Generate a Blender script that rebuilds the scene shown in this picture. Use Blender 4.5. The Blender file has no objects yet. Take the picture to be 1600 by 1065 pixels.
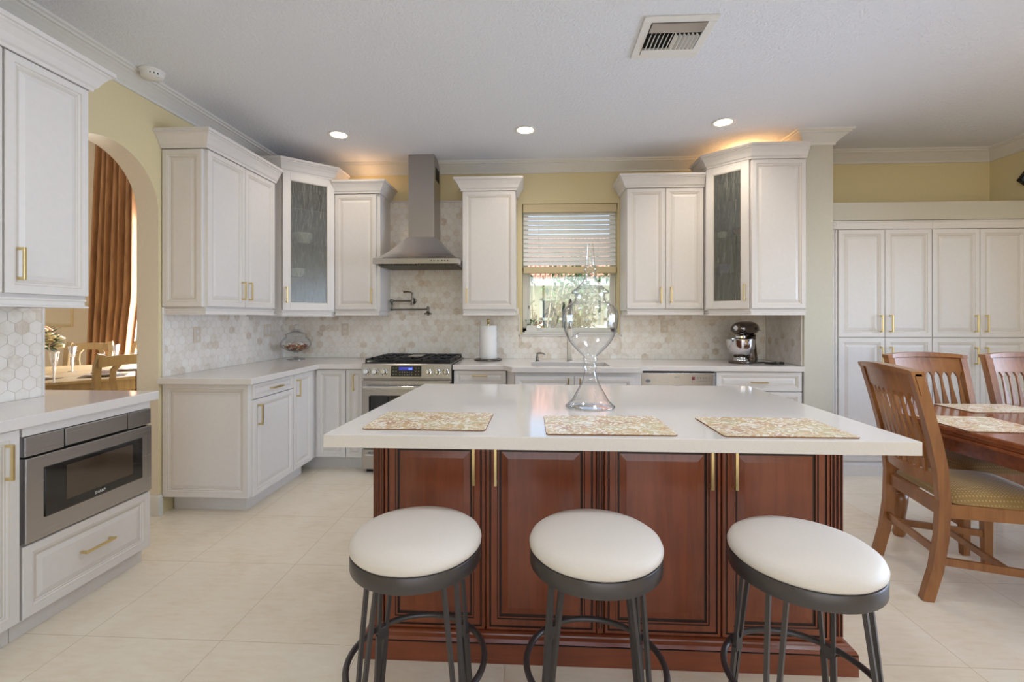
import bpy, bmesh, math, random
from mathutils import Matrix, Vector
random.seed(7)
PI = math.pi
scene = bpy.context.scene
COL = scene.collection

# ------------------------------------------------------------------ camera
F_PX, HZ, VPX, EYE = 720.0, 496.0, 836.0, 1.31
cam_data = bpy.data.cameras.new('camera')
cam_data.sensor_fit = 'HORIZONTAL'
cam_data.sensor_width = 36.0
cam_data.lens = 36.0 * F_PX / 1600.0
cam_data.shift_y = -(532.5 - HZ) / 1600.0
cam_data.clip_start = 0.02
cam = bpy.data.objects.new('camera', cam_data)
cam.location = (0, 0, EYE)
cam.rotation_euler = (PI / 2, 0, math.atan((VPX - 800.0) / F_PX))
COL.objects.link(cam)
scene.camera = cam

# ------------------------------------------------------------------ world, lights, exposure
vs = scene.view_settings
vs.view_transform = 'Standard'
vs.look = 'None'
vs.exposure = -0.06
vs.gamma = 1.0
vs.use_curve_mapping = False
scene.cycles.max_bounces = 10
scene.cycles.transparent_max_bounces = 24
scene.cycles.transmission_bounces = 10
scene.cycles.sample_clamp_indirect = 8.0
scene.cycles.use_denoising = True

world = bpy.data.worlds.new('World')
scene.world = world
world.use_nodes = True
wn = world.node_tree
for n in list(wn.nodes):
    wn.nodes.remove(n)
sky = wn.nodes.new('ShaderNodeTexSky')
sky.sky_type = 'NISHITA'
sky.sun_disc = False
sky.sun_elevation = math.radians(50)
sky.sun_rotation = math.radians(200)
bg = wn.nodes.new('ShaderNodeBackground')
bg.inputs['Strength'].default_value = 0.42
wo = wn.nodes.new('ShaderNodeOutputWorld')
wn.links.new(sky.outputs[0], bg.inputs[0])
wn.links.new(bg.outputs[0], wo.inputs[0])


def light(name, kind, loc, energy, color, rot=(0, 0, 0), size=None, size_y=None, **kw):
    d = bpy.data.lights.new(name, kind)
    d.energy = energy
    d.color = color
    if kind == 'AREA':
        d.shape = 'RECTANGLE'
        d.size = size
        d.size_y = size_y
    for k, v in kw.items():
        setattr(d, k, v)
    o = bpy.data.objects.new(name, d)
    o.location = loc
    o.rotation_euler = rot
    COL.objects.link(o)
    return o


light('sun', 'SUN', (0, 0, 10), 9.0, (1, .95, .86), rot=(math.radians(38), 0, math.radians(-35)), angle=math.radians(1))
# daylight entering through the nook window on the right and the dining-room window
light('daylight_right', 'AREA', (4.0, 2.15, 1.05), 46, (.60, .75, 1.0), rot=(PI / 2, 0, PI / 2), size=2.5, size_y=1.65, spread=math.radians(95))
# added fill lights without fixtures, under the ceiling above and behind the camera
for lx in (-.7, .7, 2.1):
    for ly in (-.9, 1.72):
        light('ceiling_fill', 'AREA', (lx, ly, 2.79), 7.4, (.85, .93, 1.0), size=.30, size_y=.30)
light('nook_fill', 'POINT', (3.35, 2.1, 2.05), 12, (1, .96, .90), shadow_soft_size=.18)  # unseen fill light added to brighten the nook wall and ceiling
light('daylight_dining', 'AREA', (-4.9, 6.02, 1.4), 230, (1.0, .98, .96), rot=(-PI / 2, 0, 0), size=1.3, size_y=2.6)

# ------------------------------------------------------------------ materials
def lin(c):
    c = c / 255.0
    return c / 12.92 if c <= .04045 else ((c + .055) / 1.055) ** 2.4


def rgb(r, g, b):
    return (lin(r), lin(g), lin(b), 1.0)


class NT:
    def __init__(s, name):
        s.m = bpy.data.materials.new(name)
        s.m.use_nodes = True
        s.t = s.m.node_tree
        s.b = s.t.nodes['Principled BSDF']
        s.out = s.t.nodes['Material Output']

    def n(s, kind, **kw):
        x = s.t.nodes.new(kind)
        for k, v in kw.items():
            if k.startswith('i_'):
                x.inputs[k[2:].replace('_', ' ')].default_value = v
            else:
                setattr(x, k, v)
        return x

    def l(s, a, b):
        s.t.links.new(a, b)

    def coords(s, scale=(1, 1, 1), gen=False):
        c = s.n('ShaderNodeTexCoord')
        m = s.n('ShaderNodeMapping')
        m.inputs['Scale'].default_value = scale
        s.l(c.outputs['Object'], m.inputs['Vector'])
        return m.outputs['Vector']

    def ramp(s, fac, stops):
        r = s.n('ShaderNodeValToRGB')
        e = r.color_ramp.elements
        while len(e) < len(stops):
            e.new(.5)
        for i, (p, c) in enumerate(stops):
            e[i].position = p
            e[i].color = c
        s.l(fac, r.inputs['Fac'])
        return r.outputs['Color']

    def noise(s, vec, scale=5, detail=3, rough=.5, dist=0):
        x = s.n('ShaderNodeTexNoise')
        x.inputs['Scale'].default_value = scale
        x.inputs['Detail'].default_value = detail
        x.inputs['Roughness'].default_value = rough
        x.inputs['Distortion'].default_value = dist
        s.l(vec, x.inputs['Vector'])
        return x.outputs['Fac']

    def bump(s, h, strength=.2, dist=.01):
        b = s.n('ShaderNodeBump')
        b.inputs['Strength'].default_value = strength
        b.inputs['Distance'].default_value = dist
        s.l(h, b.inputs['Height'])
        s.l(b.outputs['Normal'], s.b.inputs['Normal'])


def plain(name, col, rough=.5, metal=0, coat=0, spec=None, vary=0.0, bump=0, bscale=40):
    t = NT(name)
    t.b.inputs['Roughness'].default_value = rough
    t.b.inputs['Metallic'].default_value = metal
    t.b.inputs['Coat Weight'].default_value = coat
    if spec is not None:
        t.b.inputs['Specular IOR Level'].default_value = spec
    v = t.coords()
    f = t.noise(v, bscale, 3)
    k = max(vary, .015)
    lo = tuple(x * (1 - k) for x in col[:3]) + (1,)
    hi = tuple(min(1, x * (1 + k)) for x in col[:3]) + (1,)
    t.l(t.ramp(f, [(.3, lo), (.7, hi)]), t.b.inputs['Base Color'])
    if bump:
        t.bump(f, bump, .004)
    return t.m


def wood(name, dark, light_, axis='z', rough=.32, coat=.25, scale=1.0):
    t = NT(name)
    s = {'z': (9, 9, .8), 'x': (.8, 9, 9), 'y': (9, .8, 9)}[axis]
    v = t.coords(tuple(q * scale for q in s))
    f = t.noise(v, 3.0, 6, .62, .8)
    v2 = t.coords((3, 3, 3))
    g = t.noise(v2, 1.2, 2)
    mx = t.n('ShaderNodeMath', operation='ADD')
    t.l(f, mx.inputs[0])
    t.l(g, mx.inputs[1])
    m2 = t.n('ShaderNodeMath', operation='MULTIPLY')
    m2.inputs[1].default_value = .5
    t.l(mx.outputs[0], m2.inputs[0])
    t.l(t.ramp(m2.outputs[0], [(.34, dark), (.66, light_)]), t.b.inputs['Base Color'])
    t.b.inputs['Roughness'].default_value = rough
    t.b.inputs['Coat Weight'].default_value = coat
    t.b.inputs['Coat Roughness'].default_value = .15
    t.bump(f, .05, .002)
    return t.m


def brushed(name, col, rough=.28, axis='x'):
    t = NT(name)
    s = {'x': (1, 120, 120), 'y': (120, 1, 120), 'z': (120, 120, 1)}[axis]
    v = t.coords(s)
    f = t.noise(v, 2.5, 3)
    t.b.inputs['Metallic'].default_value = 1
    t.l(t.ramp(f, [(.3, tuple(c * .96 for c in col[:3]) + (1,)), (.7, col)]), t.b.inputs['Base Color'])
    r = t.n('ShaderNodeMapRange')
    r.inputs['To Min'].default_value = rough - .02
    r.inputs['To Max'].default_value = rough + .03
    t.l(f, r.inputs['Value'])
    t.l(r.outputs[0], t.b.inputs['Roughness'])
    t.bump(f, .008, .001)
    return t.m


def emit(name, col, strength):
    t = NT(name)
    t.b.inputs['Base Color'].default_value = col
    t.b.inputs['Emission Color'].default_value = col
    t.b.inputs['Emission Strength'].default_value = strength
    return t.m


def thin_glass(name, tint=(1, 1, 1, 1), refl=1.0, ior=1.5, rough=0.0, streak=False, edge=1.0, rim=None, power=3.2):
    """thin clear glass: see-through plus Fresnel reflection"""
    t = NT(name)
    t.t.nodes.remove(t.b)
    tr = t.n('ShaderNodeBsdfTransparent')
    tr.inputs['Color'].default_value = tint
    if rim:
        l2 = t.n('ShaderNodeLayerWeight')
        l2.inputs['Blend'].default_value = .5
        t.l(t.ramp(l2.outputs['Facing'], [(.45, tint), (.97, rim)]), tr.inputs['Color'])
    gl = t.n('ShaderNodeBsdfGlossy')
    gl.inputs['Roughness'].default_value = rough
    gl.inputs['Color'].default_value = (refl, refl, refl, 1)
    lw = t.n('ShaderNodeLayerWeight')
    lw.inputs['Blend'].default_value = .5
    pw = t.n('ShaderNodeMath', operation='POWER')
    pw.inputs[1].default_value = power
    t.l(lw.outputs['Facing'], pw.inputs[0])
    fr = t.n('ShaderNodeMath', operation='MULTIPLY_ADD')
    r0 = ((ior - 1) / (ior + 1)) ** 2
    fr.inputs[1].default_value = edge
    fr.inputs[2].default_value = r0 * 2
    t.l(pw.outputs[0], fr.inputs[0])
    mx = t.n('ShaderNodeMixShader')
    t.l(fr.outputs[0], mx.inputs['Fac'])
    t.l(tr.outputs[0], mx.inputs[1])
    t.l(gl.outputs[0], mx.inputs[2])
    last = mx
    if streak:
        v = t.coords((130, 130, 5))
        f = t.noise(v, 2.2, 3, .6)
        bp = t.n('ShaderNodeBump')
        bp.inputs['Strength'].default_value = .5
        bp.inputs['Distance'].default_value = .003
        t.l(f, bp.inputs['Height'])
        t.l(bp.outputs['Normal'], gl.inputs['Normal'])
        df = t.n('ShaderNodeBsdfDiffuse')
        t.l(t.ramp(f, [(.35, rgb(104, 104, 98)), (.75, rgb(176, 176, 168))]), df.inputs['Color'])
        m2 = t.n('ShaderNodeMixShader')
        rr = t.n('ShaderNodeMapRange')
        rr.inputs['From Min'].default_value = .44
        rr.inputs['From Max'].default_value = .66
        rr.inputs['To Min'].default_value = .03
        rr.inputs['To Max'].default_value = .55
        t.l(f, rr.inputs['Value'])
        t.l(rr.outputs[0], m2.inputs['Fac'])
        t.l(mx.outputs[0], m2.inputs[1])
        t.l(df.outputs[0], m2.inputs[2])
        last = m2
    t.l(last.outputs[0], t.out.inputs['Surface'])
    return t.m


M = {}
M['cab'] = plain('antique_white_paint', rgb(226, 221, 218), .36, vary=.008)
M['glaze'] = plain('warm_grey_glaze', rgb(212, 204, 194), .45)
M['cab_in'] = plain('cabinet_interior_shade', rgb(84, 84, 76), .7)  # dark tone stands in for the shade inside the unlit glass cabinets
M['gap'] = plain('shadow_gap_board', rgb(150, 142, 130), .7)
M['brass'] = plain('satin_brass', rgb(224, 202, 148), .3, metal=1)
M['steel'] = brushed('brushed_steel_horizontal', rgb(186, 183, 182), .26, 'x')
M['steel_y'] = brushed('brushed_steel_lengthwise', rgb(190, 184, 178), .26, 'y')
M['steel_z'] = brushed('brushed_steel_vertical', rgb(176, 170, 166), .30, 'z')
M['chrome'] = plain('polished_chrome', rgb(215, 215, 218), .08, metal=1)
M['nickel'] = plain('dark_brushed_nickel', rgb(128, 124, 118), .28, metal=1)
M['black_glass'] = plain('black_glass', rgb(14, 12, 12), .06, coat=.6)
M['oven_window'] = plain('smoked_oven_window', rgb(70, 56, 44), .07, coat=.8)
M['black_iron'] = plain('black_cast_iron', rgb(26, 26, 28), .45, bump=.2, bscale=200)
M['black'] = plain('black_plastic', rgb(22, 21, 21), .4)
M['dark_void'] = plain('dark_duct', rgb(20, 20, 22), .8)
M['white'] = plain('white_plastic', rgb(236, 234, 230), .4)
M['trim'] = plain('white_trim_paint', rgb(226, 224, 218), .42)
M['paper'] = plain('paper_towel', rgb(240, 238, 236), .9, bump=.3, bscale=120)
M['cherry'] = wood('cherry_stained_wood', rgb(106, 48, 26), rgb(142, 74, 44), 'z')
M['cherry_x'] = wood('cherry_stained_wood_horizontal', rgb(106, 48, 26), rgb(142, 74, 44), 'x')
M['cherry_glaze'] = plain('dark_walnut_glaze', rgb(44, 20, 12), .45)
M['chair_wood'] = wood('warm_chair_wood', rgb(122, 72, 34), rgb(168, 112, 62), 'z', .3, .3)
M['table_wood'] = wood('dining_table_wood', rgb(104, 50, 24), rgb(150, 82, 44), 'x', .14, .6)
M['tan_wood'] = wood('tan_bleached_oak', rgb(150, 126, 92), rgb(186, 162, 124), 'z', .5, 0)
M['stool_metal'] = plain('gunmetal_stool_steel', rgb(84, 79, 79), .36, metal=.6)
M['leather'] = plain('off_white_vinyl', rgb(222, 212, 203), .48, bump=.05, bscale=160)
M['yellow_wall'] = plain('pale_khaki_wall_paint', rgb(228, 213, 170), .75, bump=.08, bscale=90)
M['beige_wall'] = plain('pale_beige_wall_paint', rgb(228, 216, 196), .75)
M['soffit'] = plain('light_stone_wall_paint', rgb(206, 201, 186), .7)
M['curtain'] = None
M['leaf'] = plain('leaf_green', rgb(74, 108, 52), .55, vary=.3)
M['leaf_dark'] = plain('dark_leaf_green', rgb(40, 66, 34), .55, vary=.3)
M['petal'] = plain('cream_petals', rgb(236, 220, 176), .6, vary=.1)
M['petal_pink'] = plain('coral_petals', rgb(222, 164, 130), .6, vary=.1)
M['porcelain'] = plain('white_porcelain', rgb(235, 232, 226), .2, coat=.3)
M['coral_plate'] = plain('coral_glazed_plate', rgb(206, 136, 108), .3)
M['yellow_plate'] = plain('mustard_glazed_plate', rgb(196, 170, 96), .3)
M['blue_plate'] = plain('blue_patterned_cup', rgb(96, 110, 190), .3)
M['stucco'] = plain('neighbour_stucco', rgb(226, 214, 196), .9, bump=.2, bscale=60)
M['roof_tile'] = plain('terracotta_roof_tile', rgb(206, 150, 128), .8, vary=.2, bscale=6)
M['grass'] = plain('lawn', rgb(104, 130, 66), .9, vary=.25, bscale=30)
M['bark'] = plain('pale_bark', rgb(170, 160, 146), .85, vary=.2)
M['dark_pane'] = plain('dark_window_pane', rgb(74, 88, 104), .1)
M['slat'] = plain('white_blind_slat', rgb(246, 246, 246), .45)
M['tan_valance'] = plain('tan_blind_valance', rgb(218, 200, 160), .5)
M['lamp'] = emit('lamp_lens', (1.0, .86, .66, 1), 14.0)
M['display'] = emit('blue_range_display', (.05, .06, .40, 1), .35)
M['display_lit'] = emit('lit_blue_digits', (.15, .3, 1.0, 1), .8)
M['red_display'] = emit('dark_red_display', (.10, .012, .02, 1), .6)
M['print_grey'] = plain('grey_lettering', rgb(120, 120, 124), .5)
M['print_white'] = plain('white_lettering', rgb(226, 226, 226), .5)
M['sheer'] = plain('sheer_drape', rgb(245, 240, 230), .9)
M['wicker'] = None
M['mat_back'] = plain('placemat_cork_edge', rgb(140, 100, 70), .7)
M['slate'] = plain('dark_marble_base', rgb(70, 62, 58), .25)
M['window_glass'] = thin_glass('window_glass', (.97, .98, .98, 1))
M['glass'] = thin_glass('clear_jar_glass', (.965, .97, .975, 1), ior=1.5, rim=(.30, .32, .36, 1), power=2.6, edge=.55)
M['glass_shelf'] = thin_glass('glass_shelf', (.55, .62, .6, 1))
M['rain_glass'] = thin_glass('rain_textured_grey_glass', (.80, .81, .78, 1), rough=.18, streak=True)


def mk_special():
    # quartz
    t = NT('warm_white_quartz')
    v = t.coords()
    f = t.noise(v, 260, 2)
    t.l(t.ramp(f, [(.35, rgb(222, 215, 211)), (.65, rgb(227, 220, 216))]), t.b.inputs['Base Color'])
    t.b.inputs['Roughness'].default_value = .09
    t.b.inputs['IOR'].default_value = 1.55
    M['quartz'] = t.m
    # floor: large square cream limestone tiles
    t = NT('cream_limestone_tile')
    c = t.n('ShaderNodeTexCoord')
    mp = t.n('ShaderNodeMapping')
    mp.inputs['Location'].default_value = (1.272 + 5.8, -1.808 + 5.8 + .58 - .58, 0)
    t.l(c.outputs['Object'], mp.inputs['Vector'])
    br = t.n('ShaderNodeTexBrick', offset=0.0, squash=1.0)
    br.inputs['Scale'].default_value = 1.0
    br.inputs['Mortar Size'].default_value = .0016
    br.inputs['Mortar Smooth'].default_value = .3
    br.inputs['Bias'].default_value = 0
    br.inputs['Brick Width'].default_value = .58
    br.inputs['Row Height'].default_value = .58
    br.inputs['Color1'].default_value = (.45, .45, .45, 1)
    br.inputs['Color2'].default_value = (.55, .55, .55, 1)
    t.l(mp.outputs[0], br.inputs['Vector'])
    v = t.coords((1, 1, 1))
    f = t.noise(v, 3.5, 7, .6, .6)
    g = t.noise(t.coords((2, 7, 1)), 6, 5, .6, .4)
    a = t.n('ShaderNodeMath', operation='ADD')
    t.l(f, a.inputs[0])
    t.l(g, a.inputs[1])
    h = t.n('ShaderNodeMath', operation='MULTIPLY')
    h.inputs[1].default_value = .5
    t.l(a.outputs[0], h.inputs[0])
    col = t.ramp(h.outputs[0], [(.36, rgb(238, 222, 198)), (.5, rgb(244, 231, 211)), (.66, rgb(248, 238, 221))])
    mx = t.n('ShaderNodeMix', data_type='RGBA', blend_type='OVERLAY')
    mx.inputs['Factor'].default_value = .35
    t.l(col, mx.inputs['A'])
    t.l(br.outputs['Color'], mx.inputs['B'])
    m2 = t.n('ShaderNodeMix', data_type='RGBA')
    m2.inputs['B'].default_value = rgb(212, 192, 162)
    t.l(br.outputs['Fac'], m2.inputs['Factor'])
    t.l(mx.outputs['Result'], m2.inputs['A'])
    t.l(m2.outputs['Result'], t.b.inputs['Base Color'])
    t.b.inputs['Roughness'].default_value = .27
    M['floor'] = t.m
    # knock-down ceiling
    t = NT('textured_ceiling_paint')
    f = t.noise(t.coords(), 55, 4, .55, .6)
    r = t.ramp(f, [(.45, (0, 0, 0, 1)), (.62, (1, 1, 1, 1))])
    t.b.inputs['Base Color'].default_value = rgb(236, 239, 246)
    t.b.inputs['Roughness'].default_value = .85
    t.bump(r, .38, .008)
    M['ceiling'] = t.m
    # marble hexagon tile, each tile with its own tone
    t = NT('cream_marble_hexagon')
    at = t.n('ShaderNodeAttribute', attribute_name='tone')
    f = t.noise(t.coords(), 9, 6, .65, 2.0)
    a = t.n('ShaderNodeMath', operation='MULTIPLY_ADD')
    a.inputs[1].default_value = .85
    t.l(f, a.inputs[0])
    t.l(at.outputs['Fac'], a.inputs[2])
    t.l(t.ramp(a.outputs[0], [(.12, rgb(214, 196, 178)), (.34, rgb(233, 222, 210)), (.56, rgb(243, 237, 230)), (1.0, rgb(248, 245, 241))]), t.b.inputs['Base Color'])
    t.b.inputs['Roughness'].default_value = .22
    M['hex'] = t.m
    M['grout'] = plain('warm_grout', rgb(218, 206, 190), .9)
    # curtain
    t = NT('copper_silk_drape')
    f = t.noise(t.coords((4, 4, 1)), 4, 4)
    t.l(t.ramp(f, [(.3, rgb(140, 96, 62)), (.7, rgb(176, 130, 88))]), t.b.inputs['Base Color'])
    t.b.inputs['Roughness'].default_value = .42
    t.b.inputs['Sheen Weight'].default_value = .4
    M['curtain'] = t.m
    # wicker
    t = NT('woven_brown_wicker')
    ck = t.n('ShaderNodeTexChecker')
    ck.inputs['Scale'].default_value = 55
    ck.inputs['Color1'].default_value = rgb(150, 96, 48)
    ck.inputs['Color2'].default_value = rgb(60, 32, 14)
    t.l(t.coords(), ck.inputs['Vector'])
    t.l(ck.outputs['Color'], t.b.inputs['Base Color'])
    t.bump(ck.outputs['Fac'], .4, .004)
    M['wicker'] = t.m
    # chair seat fabric: olive-gold with small woven dots in rows
    t = NT('olive_gold_dotted_fabric')
    vo = t.n('ShaderNodeTexVoronoi')
    vo.inputs['Scale'].default_value = 75
    vo.inputs['Randomness'].default_value = 0
    t.l(t.coords((1, 1, .02)), vo.inputs['Vector'])
    t.l(t.ramp(vo.outputs['Distance'], [(.22, rgb(216, 190, 128)), (.38, rgb(150, 118, 64))]), t.b.inputs['Base Color'])
    t.b.inputs['Roughness'].default_value = .7
    t.b.inputs['Sheen Weight'].default_value = .3
    M['seat_fabric'] = t.m
    # placemat: cream ground with gold and rust scrollwork
    t = NT('scroll_patterned_placemat')
    v = t.coords()
    w = t.n('ShaderNodeTexNoise')
    w.inputs['Scale'].default_value = 25
    w.inputs['Detail'].default_value = 1.2
    w.inputs['Distortion'].default_value = .8
    t.l(v, w.inputs['Vector'])
    sub = t.n('ShaderNodeMath', operation='SUBTRACT')
    sub.inputs[1].default_value = .5
    t.l(w.outputs['Fac'], sub.inputs[0])
    ab = t.n('ShaderNodeMath', operation='ABSOLUTE')
    t.l(sub.outputs[0], ab.inputs[0])
    mul = t.n('ShaderNodeMath', operation='MULTIPLY')
    mul.inputs[1].default_value = 40
    t.l(ab.outputs[0], mul.inputs[0])
    sn = t.n('ShaderNodeMath', operation='SINE')
    t.l(mul.outputs[0], sn.inputs[0])
    hue = t.noise(v, 9, 2)
    ink = t.ramp(hue, [(.38, rgb(192, 142, 108)), (.5, rgb(214, 180, 128)), (.62, rgb(202, 184, 138))])
    mk = t.ramp(sn.outputs[0], [(.05, (0, 0, 0, 1)), (.3, (1, 1, 1, 1))])
    mx = t.n('ShaderNodeMix', data_type='RGBA')
    mx.inputs['A'].default_value = rgb(246, 238, 224)
    t.l(mk, mx.inputs['Factor'])
    t.l(ink, mx.inputs['B'])
    t.l(mx.outputs['Result'], t.b.inputs['Base Color'])
    t.b.inputs['Roughness'].default_value = .28
    M['placemat'] = t.m
    # potpourri sweets
    M['sweet'] = [plain('sweet_' + k, c, .3) for k, c in (('brown', rgb(110, 60, 34)), ('red', rgb(170, 60, 40)), ('gold', rgb(206, 160, 80)), ('orange', rgb(204, 110, 50)), ('cream', rgb(230, 214, 180)), ('olive', rgb(110, 104, 56)))]


mk_special()
MATS_CAB = [M['cab'], M['glaze']]
MATS_CHERRY = [M['cherry'], M['cherry_glaze']]

# ------------------------------------------------------------------ mesh helpers
def obj(name, bm, mats, parent=None, smooth=False, world_of=None, angle=.7):
    """link bm as one mesh object; world_of = matrix of the thing when bm was authored in world space"""
    if world_of is not None:
        bm.transform(world_of.inverted())
    bmesh.ops.remove_doubles(bm, verts=bm.verts, dist=1e-6)
    bmesh.ops.recalc_face_normals(bm, faces=bm.faces)
    if smooth:
        for f in bm.faces:
            f.smooth = True
        for e in bm.edges:
            if len(e.link_faces) == 2:
                e.smooth = e.calc_face_angle(0) < angle
    me = bpy.data.meshes.new(name)
    bm.to_mesh(me)
    bm.free()
    if not isinstance(mats, (list, tuple)):
        mats = [mats]
    for m in mats:
        me.materials.append(m)
    o = bpy.data.objects.new(name, me)
    COL.objects.link(o)
    if parent is not None:
        o.parent = parent
    return o


def tag(o, label, cat, group=None):
    o['label'] = label
    o['category'] = cat
    if group:
        o['group'] = group
    return o


def thing(name, label, cat, loc=(0, 0, 0), rotz=0, group=None):
    o = bpy.data.objects.new(name, None)
    o.empty_display_size = .1
    o.location = loc
    o.rotation_euler = (0, 0, rotz)
    COL.objects.link(o)
    return tag(o, label, cat, group)


def mat_of(t):
    return Matrix.Translation(t.location) @ Matrix.Rotation(t.rotation_euler.z, 4, 'Z')


def struct(name, bm, m, smooth=False):
    o = obj(name, bm, m, smooth=smooth)
    o['kind'] = 'structure'
    return o


def dup(root, loc, rotz, label, scale=None):
    r = root.copy()
    COL.objects.link(r)
    r.location = loc
    r.rotation_euler = (0, 0, rotz)
    if scale:
        r.scale = scale
    r['label'] = label
    for ch in list(root.children):
        c = ch.copy()
        COL.objects.link(c)
        c.parent = r
        for g in list(ch.children):
            d = g.copy()
            COL.objects.link(d)
            d.parent = c
    return r


def new():
    return bmesh.new()


def box(bm, x0, x1, y0, y1, z0, z1, bev=0.0, mat=0, seg=2):
    r = bmesh.ops.create_cube(bm, size=1.0)
    vs_ = r['verts']
    for v in vs_:
        v.co = Vector(((x0 + x1) / 2 + v.co.x * (x1 - x0), (y0 + y1) / 2 + v.co.y * (y1 - y0), (z0 + z1) / 2 + v.co.z * (z1 - z0)))
    fs = set(f for v in vs_ for f in v.link_faces)
    for f in fs:
        f.material_index = mat
    if bev > 0:
        es = list(set(e for v in vs_ for e in v.link_edges))
        res = bmesh.ops.bevel(bm, geom=es, offset=bev, segments=seg, profile=.5, affect='EDGES')
        for f in res['faces']:
            f.material_index = mat
    return bm


def prism(bm, poly, z0, z1, mat=0, bev=0.0):
    """extrude an xy outline"""
    vs_ = [bm.verts.new((x, y, z0)) for x, y in poly]
    f = bm.faces.new(vs_)
    f.material_index = mat
    r = bmesh.ops.extrude_face_region(bm, geom=[f])
    top = [v for v in r['geom'] if isinstance(v, bmesh.types.BMVert)]
    for v in top:
        v.co.z = z1
    fs = set(q for v in vs_ + top for q in v.link_faces)
    for q in fs:
        q.material_index = mat
    if bev:
        es = list(set(e for v in vs_ + top for e in v.link_edges))
        bmesh.ops.bevel(bm, geom=es, offset=bev, segments=2, profile=.5, affect='EDGES')
    return bm


def prism_m(bm, poly, t0, t1, mtx, mat=0, bev=0.0):
    """extrude outline in a temporary space, then place it with mtx"""
    b2 = bmesh.new()
    prism(b2, poly, t0, t1, mat, bev)
    return merge(bm, b2, mtx)


def merge(bm, b2, mtx=None):
    if mtx is not None:
        b2.transform(mtx)
    me = bpy.data.meshes.new('tmp')
    b2.to_mesh(me)
    b2.free()
    bm.from_mesh(me)
    bpy.data.meshes.remove(me)
    return bm


def lathe(bm, prof, cx=0, cy=0, seg=32, mat=0, closed=False):
    rings = []
    for r, z in prof:
        if r < 1e-5:
            rings.append([bm.verts.new((cx, cy, z))])
        else:
            rings.append([bm.verts.new((cx + r * math.cos(2 * PI * k / seg), cy + r * math.sin(2 * PI * k / seg), z)) for k in range(seg)])
    pairs = list(zip(rings, rings[1:]))
    if closed:
        pairs.append((rings[-1], rings[0]))
    for a, b in pairs:
        for k in range(seg):
            k2 = (k + 1) % seg
            if len(a) == 1 and len(b) == 1:
                continue
            if len(a) == 1:
                f = bm.faces.new((a[0], b[k2], b[k]))
            elif len(b) == 1:
                f = bm.faces.new((a[k], a[k2], b[0]))
            else:
                f = bm.faces.new((a[k], a[k2], b[k2], b[k]))
            f.material_index = mat
    return bm


def tube(bm, pts, r, seg=8, closed=False, mat=0, caps=True, flat=None):
    """round (or flat=(w,t)) bar along points"""
    pts = [Vector(p) for p in pts]
    n = len(pts)
    rings = []
    prev = None
    for i, p in enumerate(pts):
        if closed:
            d = (pts[(i + 1) % n] - pts[i - 1]).normalized()
        elif i == 0:
            d = (pts[1] - pts[0]).normalized()
        elif i == n - 1:
            d = (pts[-1] - pts[-2]).normalized()
        else:
            d = (pts[i + 1] - pts[i - 1]).normalized()
        if prev is None:
            up = Vector((0, 0, 1)) if abs(d.z) < .9 else Vector((1, 0, 0))
            u = d.cross(up).normalized()
        else:
            u = (prev - d * prev.dot(d)).normalized()
        w = d.cross(u).normalized()
        prev = u
        rr = r[i] if isinstance(r, (list, tuple)) else r
        if flat:
            a, b = flat
            rings.append([bm.verts.new(p + u * sx * a / 2 + w * sy * b / 2) for sx, sy in ((-1, -1), (1, -1), (1, 1), (-1, 1))])
        else:
            rings.append([bm.verts.new(p + u * rr * math.cos(2 * PI * k / seg) + w * rr * math.sin(2 * PI * k / seg)) for k in range(seg)])
    m = len(rings[0])
    pairs = list(zip(rings, rings[1:])) + ([(rings[-1], rings[0])] if closed else [])
    for a, b in pairs:
        for k in range(m):
            f = bm.faces.new((a[k], a[(k + 1) % m], b[(k + 1) % m], b[k]))
            f.material_index = mat
    if caps and not closed:
        for f in (bm.faces.new(rings[0]), bm.faces.new(list(reversed(rings[-1])))):
            f.material_index = mat
    return bm


def sweep(bm, path, prof, z0=0, closed=False, mat=0):
    """sweep a closed (out, z) section along an xy path; 'out' is to the right of travel; mitred corners"""
    n = len(path)
    P = [Vector((p[0], p[1])) for p in path]
    rings = []
    for i in range(n):
        def nrm(a, b):
            d = (b - a).normalized()
            return Vector((d.y, -d.x))
        if closed:
            n1, n2 = nrm(P[i - 1], P[i]), nrm(P[i], P[(i + 1) % n])
        elif i == 0:
            n1 = n2 = nrm(P[0], P[1])
        elif i == n - 1:
            n1 = n2 = nrm(P[-2], P[-1])
        else:
            n1, n2 = nrm(P[i - 1], P[i]), nrm(P[i], P[i + 1])
        m = (n1 + n2)
        m = m / (1 + n1.dot(n2))
        rings.append([bm.verts.new((P[i].x + m.x * o, P[i].y + m.y * o, z0 + z)) for o, z in prof])
    k = len(prof)
    pairs = list(zip(rings, rings[1:])) + ([(rings[-1], rings[0])] if closed else [])
    for a, b in pairs:
        for j in range(k):
            f = bm.faces.new((a[j], a[(j + 1) % k], b[(j + 1) % k], b[j]))
            f.material_index = mat
    if not closed:
        bm.faces.new(rings[0]).material_index = mat
        bm.faces.new(list(reversed(rings[-1]))).material_index = mat
    return bm


def ball(bm, c, r, sx=1, sy=1, sz=1, mat=0, sub=2):
    res = bmesh.ops.create_icosphere(bm, subdivisions=sub, radius=r)
    for v in res['verts']:
        v.co = Vector((c[0] + v.co.x * sx, c[1] + v.co.y * sy, c[2] + v.co.z * sz))
        for f in v.link_faces:
            f.material_index = mat
    return bm


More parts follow.
